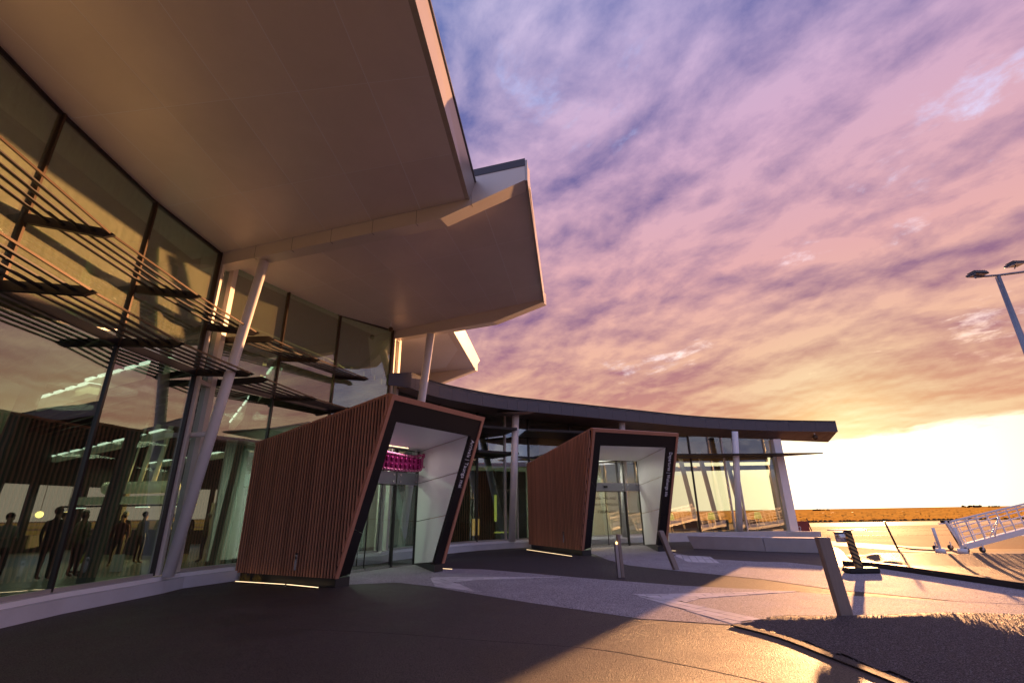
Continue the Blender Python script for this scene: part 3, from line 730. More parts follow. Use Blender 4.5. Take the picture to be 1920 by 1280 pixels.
# ---- sun louvres
def louvre(nodes, tips, z_, first_arm=True):
    par = None
    nb = len(nodes)-1
    for i in range(nb):
        a, b, ta, tb = (V((p[0], p[1], z_)) for p in (nodes[i], nodes[i+1], tips[i], tips[i+1]))
        arm_pts = lambda r_, t_: [r_+V((0, 0, -.085)), r_+V((0, 0, .085)), t_.lerp(r_, .12)+V((0, 0, .075)), t_+V((0, 0, -.005)), t_.lerp(r_, .12)+V((0, 0, -.085))]
        def arm(bm, r_=b, t_=tb):
            e = (t_-r_).normalized(); s_ = V((-e.y, e.x, 0))
            prism(bm, [q-s_*.035 for q in arm_pts(r_, t_)], s_*.07)
        par = mk('sun_louvre', 'louvre', TB, arm)
        if i == 0 and first_arm:
            mk('louvre_arm', 'louvre', par, lambda bm: arm(bm, a, ta))
        for k, t in enumerate((.26, .43, .60, .77, .955)):
            p, q = a.lerp(ta, t), b.lerp(tb, t)
            last = k == 4
            mk('slat', 'louvre' if not last else 'bronze', par, lambda bm: bar(bm, p, q+(q-p)*.006, .036 if not last else .028, .042 if not last else .036, (0, .0, 1)))
LN1 = [(-6.8, -.8), (-7.1, 1.7), (-7.55, 4.2), (-7.9, 6.71), (-8.03, 9.35), (-7.88, 11.6)]
LT1 = [(-5.5, -.6), (-5.95, 2.2), (-6.45, 4.75), (-6.85, 7.25), (-6.88, 9.75), (-6.74, 12.06)]
louvre(LN1, LT1, 6.15, False); 
LT1b = [(-5.4, -.6), (-5.8, 2.1), (-6.3, 4.55), (-6.62, 6.98), (-6.82, 9.45), (-6.55, 11.78)]
louvre(LN1, LT1b, 4.94, False)
LN2 = [(-7.9, 12.5), (-7.15, 14.22), (-6.2, 16.3)]
louvre(LN2, [(-6.52, 12.45), (-6.0, 14.4), (-5.15, 16.72)], 6.12)
louvre(LN2, [(-6.35, 12.15), (-6.0, 14.5), (-5.45, 16.1)], 4.90)

# ---- low curved canopy
CF = smooth([(-4.0, 18.42, 6.2), (-3.11, 19.91, 6.15), (-.78, 21.88, 6.08), (1.21, 22.85, 6.03), (3.64, 23.95, 5.98), (6.64, 25.31, 5.92), (9.93, 26.78, 5.86), (13.2, 27.70, 5.80), (15.95, 28.12, 5.75), (18.85, 28.32, 5.70)], 4)
CI = [V((p[0], p[1], 0)) for p in [(-5.2, 18.6), (-4.7, 20.2), (-2.4, 23.9), (.2, 25.2), (3, 26.5), (5.8, 27.7), (9.6, 28.9), (12.6, 29.2), (15.3, 29.2), (19.6, 30.6)]]
CI = [V(p) for p in smooth([tuple(p) for p in CI], 4)]
can = mk('canopy_roof', 'roof_top', TB, lambda bm: [None for _ in [0] if [prism(bm, [(CF[i][0], CF[i][1], CF[i][2]+.50), (CF[i+1][0], CF[i+1][1], CF[i+1][2]+.50), (CI[i+1].x, CI[i+1].y, CF[i+1][2]+.50), (CI[i].x, CI[i].y, CF[i][2]+.50)], (0, 0, .06)) for i in range(len(CF)-1)]])
for i in range(len(CF)-1):
    a, b = V(CF[i]), V(CF[i+1]); e = (b-a).normalized(); n = V((e.y, -e.x, 0)).normalized()
    H = .58
    mk('fascia_panel', 'canopy_fascia', can, lambda bm: prism(bm, [a+e*.004, b-e*.004, b-e*.004+V((0, 0, H)), a+e*.004+V((0, 0, H))], -n*.06))
    mk('fascia_cap', 'black_panel', can, lambda bm: prism(bm, [a+V((0, 0, H+.002)), b+V((0, 0, H+.002)), b+V((0, 0, H+.06)), a+V((0, 0, H+.06))], -n*.14))
    ia, ib = CI[i].copy(), CI[i+1].copy(); ia.z = ZW(ia)+.0; ib.z = ZW(ib)+.0
    a2, b2 = a-n*.062+V((0, 0, .01)), b-n*.062+V((0, 0, .01))
    mk('canopy_soffit', 'canopy_soffit', can, lambda bm: prism(bm, [a2, b2, ib, ia], (0, 0, .04)))
# end faces of the canopy
a, b = V(CF[-1]), V((19.6, 30.6, 5.78)); mk('fascia_panel', 'canopy_fascia', can, lambda bm: prism(bm, [a, b, b+V((0, 0, .58)), a+V((0, 0, .64))], (-.06, .02, 0)))
a, b = V(CF[0]), V((-4.75, 17.9, 6.2)); mk('fascia_panel', 'canopy_fascia', can, lambda bm: prism(bm, [a, b, b+V((0, 0, .45)), a+V((0, 0, .64))], (.03, .05, 0)))
# wing roof behind the canopy
slab('wing_roof', wing_in + [(23, 44), (-2, 44), (-20, 36)], 5.95, .35, 'roof_top')
slab('wing_ceiling', [(-4.6, 19.6), (-3.4, 21.9), (-1.8, 24.0), (.5, 25.6), (5.5, 27.8), (10.1, 29.2), (15.0, 29.4), (22, 43), (-2, 42), (-8, 30)], 5.40, .04, 'batten')
mk('column_collar', 'canopy_soffit', can, lambda bm: tube(bm, (.12, 22.9, 5.93), (.12, 22.88, 6.05), .55, .9, 20))
# security camera under the canopy tip and one under the second roof
def dome_camera(p, r, lab):
    t_ = thing('security_camera', lab, 'camera', p, 'security cameras')
    mk('mount', 'white_paint', t_, lambda bm: tube(bm, V(p)+V((0, 0, .02)), V(p)+V((0, 0, .30)), r*.25))
    mk('camera_dome', 'bronze', t_, lambda bm: ball(bm, V(p)+V((0, 0, -.08)), r, (1, 1, 1.1)))
dome_camera((17.6, 28.55, 5.52), .15, 'round security camera hanging from the tip of the dark canopy')
dome_camera((-4.62, 17.2, 8.28), .09, 'small pale security camera under the second wing roof beside the pier')
# solid sun shades on the lower wing
def shade_(pts, z_, th=.11, drop=0):
    return mk('sun_shade', 'louvre', TB, lambda bm: prism(bm, [(p[0], p[1], z_) for p in pts], (0, 0, th)))
shade_([(-1.45, 21.9), (.18, 22.8), (-.48, 24.38), (-1.8, 23.35), (-2.5, 22.5)], 5.2)
shade_([(-1.6, 22.35), (.24, 23.6), (-.4, 24.4), (-1.8, 23.35), (-2.4, 22.7)], 4.16)
shade_([(.68, 22.75), (3.42, 23.75), (5.9, 24.95), (5.6, 27.1), (3.0, 26.0), (.3, 24.7)], 5.15)
shade_([(6.8, 26.0), (8.76, 26.82), (12.7, 27.25), (17.1, 27.35), (15.5, 28.42), (12.4, 28.68), (8.1, 27.8)], 4.37, .07)

# added dark partitions and a lit advertising panel behind the glass between the two entrances
mk('sun_block_partition', 'interior_dark', TB, lambda bm: box(bm, (-7.5, 25.2, .04), (9.0, 4.1, 0), (-.1, .2, 0), (0, 0, 5.3)))  # put in to stop sun streaks and daylight showing through the wing
mk('sun_block_partition', 'interior_dark', TB, lambda bm: box(bm, (3.2, 31.6, .04), (5.2, 1.3, 0), (-.1, .2, 0), (0, 0, 5.3)))
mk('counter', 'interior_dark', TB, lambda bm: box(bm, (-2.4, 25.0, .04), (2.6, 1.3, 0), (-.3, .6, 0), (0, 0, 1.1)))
mk('lit_panel', 'lamp_warm_panel', TB, lambda bm: box(bm, (-2.05, 24.95, .55), (.32, .16, 0), (-.02, .04, 0), (0, 0, .75)))
mk('lit_panel', 'lamp_yellow', TB, lambda bm: box(bm, (-1.05, 26.6, 1.15), (.12, .06, 0), (-.02, .04, 0), (0, 0, 1.3)))
mk('lit_panel', 'lamp_yellow', TB, lambda bm: box(bm, (-1.0, 25.55, .62), (.75, .38, 0), (-.02, .04, 0), (0, 0, .06)))
mk('ceiling_beam', 'beam_inside_glow', TB, lambda bm: bar(bm, (-3.4, 24.6, 3.72), (.6, 26.6, 3.72), .2, .22))
# lounge inside the lower wing: steel frames and low chairs against the far glass
for (x, y) in ((9.4, 33), (12.2, 34.5), (13.6, 34.5), (15.8, 35.5)):
    mk('interior_column', 'mullion_light', TB, lambda bm: bar(bm, (x, y, .04), (x-.75, y-.2, 5.38), .24, .24, (1, 0, 0)))
mk('interior_rail', 'mullion_light', TB, lambda bm: bar(bm, (6, 33.6, 4.15), (19, 36.2, 4.4), .2, .3))

for k_, (lx, ly, lz, e_) in enumerate(((-20, 23.2, 4.35, 170), (-15, 19.4, 4.35, 120), (-22, 30.5, 4.4, 130), (-11.5, 13.2, 4.95, 55), (-13.2, 13.8, 4.7, 60), (-11, 19.9, 5.5, 110), (11, 33, 4.9, 40))):
    ld = bpy.data.lights.new('hall_lamp', 'AREA'); ld.energy = e_*.13; ld.size = 1.6; ld.color = (1, .86, .58)
    lo_ = bpy.data.objects.new('hall_lamp', ld); COL.objects.link(lo_); lo_.location = (lx, ly, lz)
# ================================================================== ENTRANCE PORTALS
def portal(P_, tagargs, words, t0, t1, tsize):
    B0, A0, TL, TR, BR, BK = (V(P_[k]) for k in ('B0', 'A0', 'TL', 'TR', 'BR', 'BK'))
    iTL, iTR, iBR, iBL = (V(P_[k]) for k in ('iTL', 'iTR', 'iBR', 'iBL'))
    d0, d1, zd = V(P_['d0']), V(P_['d1']), P_['zd']
    t_ = thing('entrance_portal', *tagargs, loc=tuple((A0+BR)/2*1))
    n = (TR-TL).cross(A0-TL).normalized()
    if n.y > 0: n = -n           # faces the viewer
    if n.dot(V((0, 0, 1.5))-TL) < 0: n = -n
    # black front: two jambs and a head between the outer edge and the opening, with panel joints
    e = .10
    cTop = (TR-TL).normalized()
    oTL = TL+cTop*e+(A0-TL).normalized()*e*1.3; oTR = TR-cTop*e+(BR-TR).normalized()*e*1.3
    oBL = A0+cTop*e; oBR = BR-cTop*e
    back = -n*.10
    def jamb(o_top, o_bot, i_top, i_bot, cuts):
        ks = [0]+cuts+[1]
        for k0, k1 in zip(ks, ks[1:]):
            q = [o_top.lerp(o_bot, k0+.0015), i_top.lerp(i_bot, k0+.0015), i_top.lerp(i_bot, k1-.0015), o_top.lerp(o_bot, k1-.0015)]
            mk('front_panel', 'black_panel', t_, lambda bm: prism(bm, q, back))
    jamb(oTL, oBL, iTL, iBL, [.42, .74]); jamb(oTR, oBR, iTR, iBR, [.71])
    mk('front_panel', 'black_panel', t_, lambda bm: prism(bm, [oTL, oTR, iTR, iTL], back))
    # terracotta edge frame, slightly proud
    pr = n*.035
    for q in ([TL, TR, oTR, oTL], [A0, TL, oTL, oBL], [TR, BR, oBR, oTR]):
        mk('edge_frame', 'slat', t_, lambda bm: prism(bm, [p+pr for p in q], -n*.14))
    # roof
    RBK = V((P_['d1'][0], P_['d1'][1], TR.z-.1))+V((TR.x-TL.x, TR.y-TL.y, 0)).normalized()*.7
    mk('portal_roof', 'slat', t_, lambda bm: prism(bm, [TL+V((0, 0, -.05))-n*.12, TR+V((0, 0, -.05))-n*.12, RBK+V((0, 0, -.05)), BK+V((0, 0, -.05))], (0, 0, .05)))
    # slatted flank: black backing, vertical slats
    side = V((A0.x-B0.x, A0.y-B0.y, 0)); Ls = side.length; e_ = side.normalized(); so_ = V((e_.y, -e_.x, 0))
    if so_.dot(V((0, 0, 0))-A0) < 0: so_ = -so_
    Ltop = (V((TL.x, TL.y, 0))-V((B0.x, B0.y, 0))).dot(e_)
    mk('flank_backing', 'black_panel', t_, lambda bm: prism(bm, [B0, B0+side, V((B0.x, B0.y, 0))+e_*(Ltop-.12)+V((0, 0, TL.z-.06)), V((B0.x, B0.y, BK.z-.05))], -so_*.05))
    step = P_['step']; s = .02
    while s < Ltop-.10:
        zt = BK.z+(TL.z-BK.z)*s/Ltop
        zb = B0.z if s <= Ls else B0.z+(TL.z-B0.z)*(s-Ls)/(Ltop-Ls)
        if zt-zb > .08:
            o_ = V((B0.x, B0.y, 0))+e_*s
            sw = step*.38; zr = lambda s_: B0.z if s_ <= Ls else B0.z+(TL.z-B0.z)*(s_-Ls)/(Ltop-Ls)
            mk('slat', 'slat', t_, lambda bm: prism(bm, [o_+V((0, 0, zr(s))), o_+e_*sw+V((0, 0, zr(s+sw))), o_+e_*sw+V((0, 0, zt)), o_+V((0, 0, zt+rnd.uniform(-.004, .004)))], so_*.030))
        s += step
    inn0 = V((BR.x-A0.x, BR.y-A0.y, 0)).normalized()
    # plain right flank and a recessed black skirting
    mk('right_flank', 'slat', t_, lambda bm: prism(bm, [BR-n*.12, TR-n*.12+V((0, 0, -.05)), V((d1.x, d1.y, TR.z-.06))+inn0*.75, V((d1.x, d1.y, .2))+inn0*.75], -inn0*.05))
    inn = V((BR.x-A0.x, BR.y-A0.y, 0)).normalized()
    mk('skirting', 'black_plastic', t_, lambda bm: prism(bm, [V((B0.x, B0.y, 0))+inn*.10, V((A0.x, A0.y, 0))+inn*.06-e_*.02, V((iBL.x, iBL.y, 0))+V((0, 0, 0)), V((d0.x, d0.y, 0))], (0, 0, .2)))
    mk('skirting', 'black_plastic', t_, lambda bm: prism(bm, [V((BR.x, BR.y, 0))-inn*.04, V((iBR.x, iBR.y, 0)), V((d1.x, d1.y, 0)), V((d1.x, d1.y, 0))+inn*.35], (0, 0, .2)))
    # white lining: right wall in panels, left wall, ceiling
    jt, jb = V((d1.x, d1.y, zd)), V((d1.x, d1.y, .02))
    kt, kb = V((d0.x, d0.y, zd)), V((d0.x, d0.y, .02))
    ks = [0, .30, .64, 1]
    for k0, k1 in zip(ks, ks[1:]):
        q = [iTR.lerp(iBR, k0+.003), iTR.lerp(iBR, k1-.003), jt.lerp(jb, k1-.003), jt.lerp(jb, k0+.003)]
        mk('lining_panel', 'white_panel', t_, lambda bm: warp(bm, [p+back for p in q[:2]]+q[2:], inn*.04))
        q = [iTL.lerp(iBL, k0+.003), iTL.lerp(iBL, k1-.003), kt.lerp(kb, k1-.003), kt.lerp(kb, k0+.003)]
        mk('lining_panel', 'white_panel', t_, lambda bm: warp(bm, [p+back for p in q[:2]]+q[2:], -inn*.04))
    mk('portal_ceiling', 'white_panel', t_, lambda bm: warp(bm, [iTL+back, iTR+back, jt, kt], (0, 0, .04)))
    # glass front: header clamps, two leaves, fixed sides
    dv = d1-d0; dv.z = 0; dn = V((dv.y, -dv.x, 0)).normalized()
    def at(u, z_): return V((d0.x+dv.x*u, d0.y+dv.y*u, z_))
    def gpane(name, u0, u1, z0, z1, off=0, m='glass_door', par=None):
        return mk(name, m, par or t_, lambda bm: prism(bm, [at(u0, z0)+dn*off, at(u1, z0)+dn*off, at(u1, z1)+dn*off, at(u0, z1)+dn*off], -dn*.015))
    def post(u, z0, z1, w_=.05, m='mullion', dp=.08, off=0, par=None):
        return mk('door_post', m, par or t_, lambda bm: box(bm, at(u, z0)-dv.normalized()*w_/2+dn*(off-dp/2), dv.normalized()*w_, dn*dp, (0, 0, z1-z0)))
    um = P_['um']
    for u0, u1 in ((0.01, um-.01), (um+.01, .985)):
        gpane('fanlight', u0, u1, 2.86, zd-.03)
        cl = gpane('header_panel', u0, u1, 2.46, 2.84, .05, 'galv')
        for uu_ in (u0+.04, u1-.04):
            for z_ in (2.54, 2.76):
                mk('bolt', 'steel', cl, lambda bm: tube(bm, at(uu_, z_)+dn*.05, at(uu_, z_)+dn*.085, .03, seg=8))
    for u0, u1, off in ((.02, um/2, .0), (um/2+.01, um-.02, .02)):
        lf = gpane('door_leaf', u0, u1, .05, 2.42, off)
        mk('leaf_rail', 'steel', lf, lambda bm: box(bm, at(u0, .03)+dn*(off-.03), dv*(u1-u0), dn*.05, (0, 0, .05)))
        mk('leaf_rail', 'mullion', lf, lambda bm: box(bm, at(u1, .085)+dn*(off-.025)-dv.normalized()*.012, dv.normalized()*.024, dn*.035, (0, 0, 2.32)))
    gpane('side_light', um+.01, .985, .05, 2.42)
    post(um, .02, 2.44, .07, dp=.10); post(um, 2.46, zd-.02, .03); post(.992, .02, zd-.01, .035)
    mk('door_rail', 'mullion', t_, lambda bm: box(bm, at(.0, 2.42)-dn*.04, dv*(um-.01), dn*.085, (0, 0, .035)))
    mk('door_rail', 'mullion', t_, lambda bm: box(bm, at(.0, zd-.028)-dn*.03, dv*.985, dn*.05, (0, 0, .022)))
    mk('threshold', 'steel', t_, lambda bm: box(bm, at(0, .012)+dn*.0, dv, dn*.12, (0, 0, .012)))
    # words down the right jamb
    m0, m1 = oTR.lerp(iTR, .5), oBR.lerp(iBR, .5); p0, p1 = m0.lerp(m1, t0), m0.lerp(m1, t1); xd = (p1-p0).normalized()
    yd = n.cross(xd)
    lo = text_obj('lettering', words, tsize, (0, 0, 0), (1, 0, 0), (0, 1, 0), 'letter', None)
    wdt = max(v.co.x for v in lo.data.vertices); k_ = (p1-p0).length/wdt; o_ = p0+n*.008; zz_ = xd.cross(yd)
    for v in lo.data.vertices: v.co = o_+xd*v.co.x*k_+yd*v.co.y*k_*1.4+zz_*v.co.z
    lo.parent = t_; lo.matrix_parent_inverse = t_.matrix_world.inverted()
    return t_, n, dn, at, dv, e_, so_, inn

PA = dict(B0=(-7.19, 13.64, .2), A0=(-4.06, 11.94, .2), TL=(-2.89, 11.31, 4.25), TR=(-.87, 14.47, 4.25), BR=(-2.04, 15.06, .22), BK=(-7.25, 13.68, 3.48),
          iTL=(-2.85, 11.74, 3.65), iTR=(-1.25, 14.24, 3.65), iBR=(-2.25, 14.74, .23), iBL=(-3.82, 12.28, .24),
          d0=(-4.95, 14.46, 0), d1=(-3.31, 17.24, 0), zd=3.6, um=.665, step=.098)
tA, nA, dnA, atA, dvA, eA, soA, innA = portal(PA, ('red-brown slatted entrance box with black leaning front and white lining, lettered Arrivals', 'entrance'),
    'Arrivals | Taunga mai', .09, .45, .2)
PD = dict(B0=(.63, 23.6, .2), A0=(2.43, 19.39, .2), TL=(2.99, 18.23, 4.49), TR=(6.73, 19.89, 4.49), BR=(6.06, 20.99, .22), BK=(.60, 23.55, 3.72),
          iTL=(3.28, 18.56, 3.88), iTR=(6.19, 19.84, 3.92), iBR=(5.64, 20.8, .24), iBL=(2.81, 19.53, .28),
          d0=(3.30, 23.75, 0), d1=(6.17, 24.98, 0), zd=3.9, um=.72, step=.115)
tD, nD, dnD, atD, dvD, eD, soD, innD = portal(PD, ('darker red-brown slatted entrance box with black front, lettered Departures, farther along the terminal', 'entrance'),
    'Departures | Wehenga atu', .10, .53, .2)
# portal details
for t_, at_, dn_, dv_, zd in ((tA, atA, dnA, dvA, 3.6), (tD, atD, dnD, dvD, 3.9)):
    far = 4.2
    mk('lobby_wall', 'lobby_wall', t_, lambda bm: prism(bm, [at_(-.35, .32)-dn_*far, at_(2.3, .32)-dn_*far, at_(2.3, zd+.3)-dn_*far, at_(-.35, zd+.3)-dn_*far], -dn_*.1))
    mk('lobby_skirting', 'interior_dark', t_, lambda bm: prism(bm, [at_(-.35, .03)-dn_*(far-.01), at_(2.3, .03)-dn_*(far-.01), at_(2.3, .318)-dn_*(far-.01), at_(-.35, .318)-dn_*(far-.01)], -dn_*.1))
    mk('lobby_ceiling', 'lobby_wall', t_, lambda bm: prism(bm, [at_(-.4, zd+.35)-dn_*.1, at_(1.4, zd+.35)-dn_*.1, at_(1.9, zd+.35)-dn_*far, at_(-.4, zd+.35)-dn_*far], (0, 0, .05)))
    mk('lobby_floor', 'wood', t_, lambda bm: prism(bm, [at_(-.35, .045)-dn_*2.4, at_(1.2, .045)-dn_*2.4, at_(1.2, .045)-dn_*(far-.02), at_(-.35, .045)-dn_*(far-.02)], (0, 0, .01)))
    mk('ceiling_light', 'lamp_white', t_, lambda bm: bar(bm, at_(.05, zd+.10)-dn_*3.2, at_(.72, zd+.10)-dn_*.9, .07, .04))
    mk('ceiling_light', 'lamp_white', t_, lambda bm: bar(bm, at_(.55, zd-.25)-dn_*3.9, at_(.80, zd-.25)-dn_*2.9, .05, .04))
for at_, dn_, zd, tt in ((atA, dnA, 3.6, tA), (atD, dnD, 3.9, tD)):
    for off_, e_ in ((-2.4, 70), (.55, 2.5)):
        ld = bpy.data.lights.new('lobby_lamp', 'AREA'); ld.energy = e_; ld.size = .8; ld.color = (1, .93, .84)
        lo_ = bpy.data.objects.new('lobby_lamp', ld); COL.objects.link(lo_); lo_.location = at_(.5, zd-.12)+dn_*off_
mk('recess_light', 'strip_light', tA, lambda bm: bar(bm, atA(.10, 3.60)+dnA*.30, atA(.72, 3.60)+dnA*.30, .05, .012))
# handrail seen through the arrivals doors
hr = thing('handrail', 'bent steel tube handrail standing just inside the arrivals doors', 'handrail', (-5.0, 15.8, 0))
hp = lambda u, z_: atA(u, z_)-dnA*.9
mk('rail_tube', 'steel', hr, lambda bm: path_tube(bm, [hp(.05, .05), hp(.05, .98), hp(.07, 1.02), hp(.46, 1.02), hp(.50, .96), hp(.50, .05)], .022))
mk('rail_tube', 'steel', hr, lambda bm: path_tube(bm, [hp(.05, .55), hp(.50, .55)], .018))
# words on the departures door
for i, (s_, z_) in enumerate((('HOKI MAI AN\u014c', 2.12), ('NEW PLYMOUTH', 1.84), ('TARANAKI', 1.52))):
    text_obj('lettering', s_, .17 if i < 2 else .20, tuple(atD(.35, z_)+dnD*.05), dvD, V((0, 0, 1)), 'letter_dark', tD, .002, 'CENTER')
mk('access_sensor', 'black_plastic', tD, lambda bm: box(bm, atD(.33, 2.60)+dnD*.06, dvD.normalized()*.16, dnD*.08, (0, 0, .10)))
# small intercom plates on the slatted flanks
for t_, base, e_, so_, hgt in ((tA, V((-5.19, 12.56, .33)), eA, soA, .34), (tD, V((1.95, 20.52, .42)), eD, soD, .36)):
    pl = mk('intercom', 'steel', t_, lambda bm: box(bm, base+so_*.06, e_*.075, so_*.02, (0, 0, hgt)))
    mk('intercom_lens', 'black_plastic', pl, lambda bm: box(bm, base+so_*.083+e_*.02+V((0, 0, hgt-.10)), e_*.035, so_*.006, (0, 0, .05)))
    mk('intercom_end', 'black_plastic', pl, lambda bm: box(bm, base+so_*.06-e_*.003+V((0, 0, hgt+.003)), e_*.081, so_*.023, (0, 0, .03)))
# foil balloon greeting hanging over the arrivals doors
fb = thing('foil_balloon', 'shiny magenta foil balloon banner hung on strings above the arrivals doors', 'balloon', tuple(atA(.5, 2.86)+dnA*.35))
def fbp(u, z_, o=0): return atA(u, z_)+dnA*(.42+o)
def frame_fn(bm):
    pts = smooth([fbp(.20, 3.33), fbp(.40, 3.36), fbp(.60, 3.33), fbp(.78, 3.34), fbp(.93, 3.44), fbp(.90, 3.28), fbp(.90, 3.05), fbp(.86, 2.92), fbp(.70, 2.88), fbp(.50, 2.86), fbp(.30, 2.88), fbp(.14, 2.84), fbp(.10, 3.0), fbp(.17, 3.18), fbp(.20, 3.33)], 4)
    for i, p in enumerate(pts[:-1]): ball(bm, p, .055+.012*math.sin(i*1.9), (1, 1, 1), 1)
    path_tube(bm, [tuple(p) for p in pts], .048, 8)
mk('balloon_frame', 'foil_pink', fb, frame_fn)
mk('balloon_sheet', 'foil', fb, lambda bm: prism(bm, [fbp(.18, 2.88, -.02), fbp(.88, 2.92, -.02), fbp(.90, 3.30, -.02), fbp(.20, 3.32, -.02)], dnA*.02))
for row, z_ in enumerate((3.20, 3.00)):
    for k in range(11):
        u = .20+.065*k
        mk('letter_balloon', 'foil', fb, lambda bm: ball(bm, fbp(u, z_+.01*math.sin(k), .03), .085, (.36, .36, 1.0), 2))
for u, z_, s_ in ((.13, 3.38, .09), (.20, 3.28, .07), (.10, 2.92, .10), (.20, 2.86, .08), (.95, 3.42, .05), (.16, 3.05, .09), (.93, 3.02, .04)):
    mk('balloon_puff', 'foil_pink', fb, lambda bm: ball(bm, fbp(u, z_, .04), s_, (1, 1, .8), 2))
for u in (.46, .80):
    mk('string', 'letter', fb, lambda bm: tube(bm, fbp(u, 3.36), fbp(u, 3.60), .008, seg=6))
# in-ground strip lights
def ground_light(a, b, lab):
    t_ = thing('ground_strip_light', lab, 'light', (a[0], a[1], 0), 'strip lights set in the paving')
    mk('light_channel', 'mullion', t_, lambda bm: bar(bm, (a[0], a[1], .012), (b[0], b[1], .012), .07, .016))
    mk('light_lens', 'strip_light', t_, lambda bm: bar(bm, (a[0], a[1], .022), (b[0], b[1], .022), .035, .008))
ground_light((-7.0, 13.35), (-5.45, 12.62), 'glowing strip light in the asphalt at the back of the arrivals slatted wall')
ground_light((-5.38, 12.59), (-4.42, 11.98), 'glowing strip light in the asphalt at the front of the arrivals slatted wall')
ground_light((-2.2, 15.65), (-1.85, 15.40), 'short glowing strip light at the right foot of the arrivals entrance')
ground_light((.50, 23.0), (2.05, 19.2), 'long glowing strip light along the departures slatted wall')
ground_light((6.15, 21.1), (6.38, 20.95), 'tiny strip light at the right foot of the departures entrance')
# dry weeds at the portal foot
bm = bmesh.new()
for i in range(160):
    k = rnd.choice((0.05, .12, .25, .3)); c = V((-7.0, 13.5, 0)).lerp(V((-5.6, 12.8, 0)), k*1.6+rnd.uniform(-.06, .06)); h = rnd.uniform(.05, .2)
    q = V((rnd.uniform(-.06, .06), rnd.uniform(-.06, .06), h)); bar(bm, c, c+q, .004, .002, (0, 1, 0))
tag(obj('dry_weeds', bm, 'weed', None, kind='stuff'), 'wisps of dry weed growing at the foot of the arrivals slatted wall', 'weeds')

# ================================================================== SEAT WALL by the departures lounge
st = thing('concrete_seat', 'long pale concrete seat wall below the departures lounge windows', 'bench', (9.6, 20, 0))
sp = [(7.55, 22.25), (9.57, 20.15), (11.20, 18.95)]
def seatseg(a, b, lean0, lean1):
    a3, b3 = V((a[0], a[1], 0)), V((b[0], b[1], 0)); e = (b3-a3).normalized(); n = V((e.y, -e.x, 0)); 
    if n.y > 0: n = -n
    mk('seat_block', 'concrete_seat', st, lambda bm: [bm.faces.new([vv[i] for i in q]) for vv in [[bm.verts.new(p) for p in (a3, b3, b3-n*.55, a3-n*.55, a3+n*.12+e*lean0+V((0, 0, .5)), b3+n*.12+e*lean1+V((0, 0, .5)), b3-n*.55+e*lean1+V((0, 0, .5)), a3-n*.55+e*lean0+V((0, 0, .5)))]] for q in ((0, 1, 5, 4), (1, 2, 6, 5), (2, 3, 7, 6), (3, 0, 4, 7), (4, 5, 6, 7))])
seatseg(sp[0], (sp[1][0]-.008, sp[1][1]+.008), -.18, 0); seatseg((sp[1][0]+.008, sp[1][1]-.008), sp[2], 0, .16)
kerb_line('retaining_wall', [(8.0, 27.3), (10.5, 27.6), (14.2, 27.4), (15.6, 26.6)], .3, .42, 'concrete_seat')
# small dark red board with a pale numeral beside the building corner
rb = thing('marker_board', 'small dark red board with a pale 2 beside the building corner', 'sign', (17.4, 31.5, 0))
mk('board', 'red_board', rb, lambda bm: box(bm, (17.0, 31.4, .10), (.85, .1, 0), (0, .08, 0), (0, 0, .72)))
mk('board_leg', 'black_plastic', rb, lambda bm: box(bm, (17.1, 31.41, 0), (.06, 0, 0), (0, .05, 0), (0, 0, .097)))
text_obj('lettering', '2', .4, (17.12, 31.38, .38), (1, .12, 0), (0, 0, 1), 'letter', rb)

# ================================================================== BOLLARDS
def bollard(base, top, w_, d_, ang, lab, light=False):
    t_ = thing('bollard', lab, 'bollard', base, 'leaning timber bollards on the forecourt')
    b3, t3 = V(base), V(top); e = V((math.cos(ang), math.sin(ang), 0)); s_ = V((-e.y, e.x, 0))
    def post(bm):
        o = b3-e*w_/2-s_*d_/2
        box(bm, o, e*w_, s_*d_, t3-b3)
    mk('post', 'bollard_timber', t_, post, bevel=.012)
    if light:
        def plate(bm): box(bm, b3-e*(w_/2+.075)-s_*d_*.4, e*.07, s_*d_*.8, (t3-b3)*.80)
        mk('metal_face', 'bollard_metal', t_, plate)
        c = b3+(t3-b3)*.80-e*(w_/2+.04)-s_*(d_*.4+.012)
        mk('lamp', 'lamp_warm', t_, lambda bm: ball(bm, c, .022, (1, .6, 1.6)))
bollard((2.60, 13.06, 0), (2.58, 13.06, .98), .08, .15, .1, 'upright narrow timber bollard with a small lit lamp before the departures entrance', True)
bollard((4.36, 14.48, 0), (4.05, 14.50, 1.0), .15, .12, .3, 'timber bollard leaning left in front of the right jamb of the departures entrance')
bollard((4.47, 7.45, .05), (4.40, 7.50, 1.12), .17, .12, -.1, 'nearest wide timber bollard standing in the gravel bed at the right')

# ================================================================== STRIPED POST with bin and table top
sg = thing('striped_post', 'leaning post with dark diagonal stripes, flat top and small steel bin on a rubber base', 'post', (8.45, 13.1, 0))
mk('rubber_base', 'rubber', sg, lambda bm: box(bm, (8.10, 12.95, .012), (.74, -.02, 0), (.03, .36, 0), (0, 0, .12)), bevel=.03)
pb, pt = V((8.45, 13.12, .13)), V((8.36, 13.12, .98))
mk('post', 'stripe_gold', sg, lambda bm: box(bm, pb-V((.07, .05, 0)), (.14, 0, 0), (0, .10, 0), pt-pb))
for i in range(8):
    c = pb.lerp(pt, (i+.45)/8.2)
    def st_(bm):
        o = c-V((.073, .054, 0)); ax = (pt-pb).normalized()
        prism(bm, [o+ax*.045, o+V((.146, 0, 0))-ax*.045, o+V((.146, 0, 0))+ax*.005, o+ax*.095], (0, .108, 0))
    mk('stripe', 'black_plastic', sg, st_)
